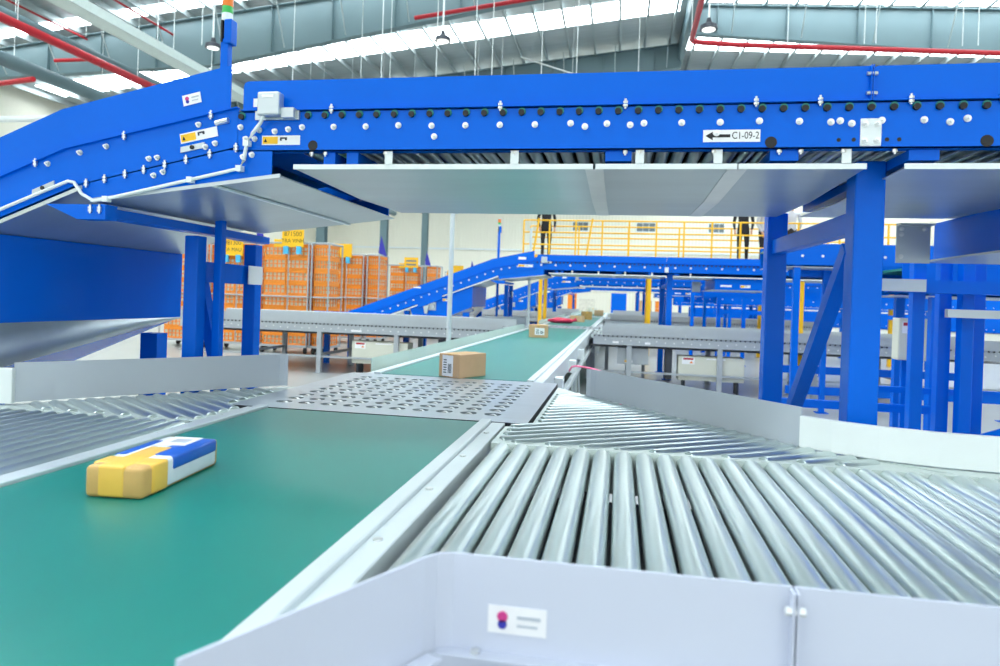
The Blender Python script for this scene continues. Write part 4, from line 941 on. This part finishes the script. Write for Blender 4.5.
def person(x, y, z, rz, label, top, legs, helmet=None, pose=0):
    sk = {'hip': (0, 0, .95), 'belly': (0, 0, 1.12), 'chest': (0, 0, 1.34), 'neck': (0, -.01, 1.5), 'head': (0, -.02, 1.6), 'crown': (0, -.01, 1.72)}
    vs = [(0, 0, .95), (0, 0, 1.12), (0, 0, 1.34), (0, -.01, 1.49), (0, -.025, 1.58), (0, -.01, 1.70)]; ed = [(0, 1), (1, 2), (2, 3), (3, 4), (4, 5)]
    rad = [(.15, .11), (.135, .10), (.16, .11), (.055, .055), (.072, .085), (.065, .08)]
    for s in (-1, 1):
        st = .10 * s * pose
        b = len(vs); vs += [(.09 * s, 0, .86), (.10 * s, -.02 + st * .5, .50), (.10 * s, .02 + st, .09), (.10 * s, -.13 + st, .035)]
        rad += [(.09, .09), (.058, .06), (.042, .045), (.04, .03)]; ed += [(0, b), (b, b + 1), (b + 1, b + 2), (b + 2, b + 3)]
        b = len(vs); vs += [(.19 * s, 0, 1.42), (.25 * s, .02, 1.14), (.22 * s, -.10 - .1 * pose, .93), (.21 * s, -.14 - .1 * pose, .86)]
        rad += [(.06, .06), (.045, .045), (.033, .033), (.035, .02)]; ed += [(2, b), (b, b + 1), (b + 1, b + 2), (b + 2, b + 3)]
        for f in range(4):
            c = len(vs); vs += [((.20 + .018 * f - .02) * s, -.15 - .1 * pose, .80), ((.20 + .018 * f - .02) * s, -.14 - .1 * pose, .765)]; rad += [(.009, .009)] * 2; ed += [(b + 3, c), (c, c + 1)]
        c = len(vs); vs += [(.185 * s, -.18 - .1 * pose, .84)]; rad += [(.010, .010)]; ed += [(b + 3, c)]
    me = bpy.data.meshes.new('tmp'); me.from_pydata(vs, ed, []); o = bpy.data.objects.new('tmp', me); COL.objects.link(o)
    m = o.modifiers.new('s', 'SKIN'); m.use_smooth_shade = True
    for i, sv in enumerate(me.skin_vertices[0].data): sv.radius = rad[i]; sv.use_root = (i == 0)
    ss = o.modifiers.new('u', 'SUBSURF'); ss.levels = 1
    dg = bpy.context.evaluated_depsgraph_get(); nm = bpy.data.meshes.new_from_object(o.evaluated_get(dg)); bpy.data.objects.remove(o)
    nm.materials.clear()
    for mm in (top, legs, 'skin', 'black'): nm.materials.append(M[mm])
    for p in nm.polygons:
        c = p.center
        p.material_index = 2 if (c.z > 1.49 or (abs(c.x) > .16 and c.z < .93 and c.z > .7)) else (0 if c.z > .98 or abs(c.x) > .19 else (1 if c.z > .08 else 3)); p.use_smooth = True
    t = thing('person', label, 'person', (x, y, z), 'people on the walkway'); t.rotation_euler = (0, 0, rz)
    put('body', nm, None, t, (0, 0, 0), rel=True)
    hb = MB(); 
    bm = bmesh.new(); bmesh.ops.create_uvsphere(bm, u_segments=16, v_segments=10, radius=1)
    for v in bm.verts: v.co = Vector((v.co.x * .088, v.co.y * .105 + .012, max(-.02 if v.co.y < .2 else -.06, v.co.z * .10) + 1.66))
    hm = bpy.data.meshes.new('hair'); bm.to_mesh(hm); bm.free()
    put('helmet' if helmet else 'hair', hm, helmet or 'hair', t, (0, 0, 0), rel=True)
    fb = MB()
    for s in (-1, 1): fb.tube((.03 * s, -.105, 1.605), (.03 * s, -.112, 1.605), .009, 8)
    fb.box(-.022, .022, -.112, -.10, 1.545, 1.552); put('face_marks', fb.mesh('face_marks'), 'hair', t, (0, 0, 0), rel=True)
    nb = MB(); nb.prism([(-.10, 1.60), (-.10, 1.572), (-.128, 1.573)], -.012, .012, 'X'); put('nose', nb.mesh('nose'), 'skin', t, (0, 0, 0), rel=True)
person(-2.13, 19.45, zd, R(15), 'person in black clothes standing at the left end of the walkway', 'darkcloth', 'darkcloth', None, .4)
person(3.30, 19.4, zd, R(-10), 'person in dark clothes standing at the right of the walkway', 'darkcloth', 'darkcloth', None, .3)
person(3.95, 20.0, zd, R(40), 'person in pale shirt and orange helmet on the walkway', 'greycloth', 'darkcloth', 'orange', .2)
person(4.6, 19.7, zd, R(170), 'person in dark trousers at the far right of the walkway', 'greycloth', 'darkcloth', None, .5)

# ------------------------------------------------------------------ far end of the line
solid(box(-.55, .55, 49.6, 50.4, 0, 2.1), 'blue_cabinet', 'blue', 'tall blue cabinet at the far end of the belt line', 'cabinet', bevel=.03)
solid(box(-3.5, -2.9, 47, 47.4, 0, 2.6), 'orange_pillar', 'orange', 'orange pillar far away left of the belt line end', 'pillar', bevel=.03)
for i, (x, y, m) in enumerate(((-2.0, 44, 'load'), (1.6, 45, 'card'), (2.9, 46, 'orange'), (-4.6, 46, 'load'))):
    p = thing('pallet_load', ['pale wrapped pallet load at the far end left of the blue cabinet', 'brown carton pallet load right of the far blue cabinet', 'orange crate pallet load far right of the blue cabinet', 'pale pallet load left of the orange pillar'][i], 'pallet', (x, y, 0), 'far pallet loads')
    for a in (-.5, -.05, .4): box(x + a, x + a + .1, y - .5, y + .5, 0, .1).build('runner', 'card', p)
    box(x - .55, x + .55, y - .5, y + .5, .1, .13).build('deck', 'card', p)
    for a in range(2):
        for c in range(3): box(x - .5 + a * .51, x - .01 + a * .51, y - .45, y + .45, .13 + c * .5, .61 + c * .5).build('carton', m, p)
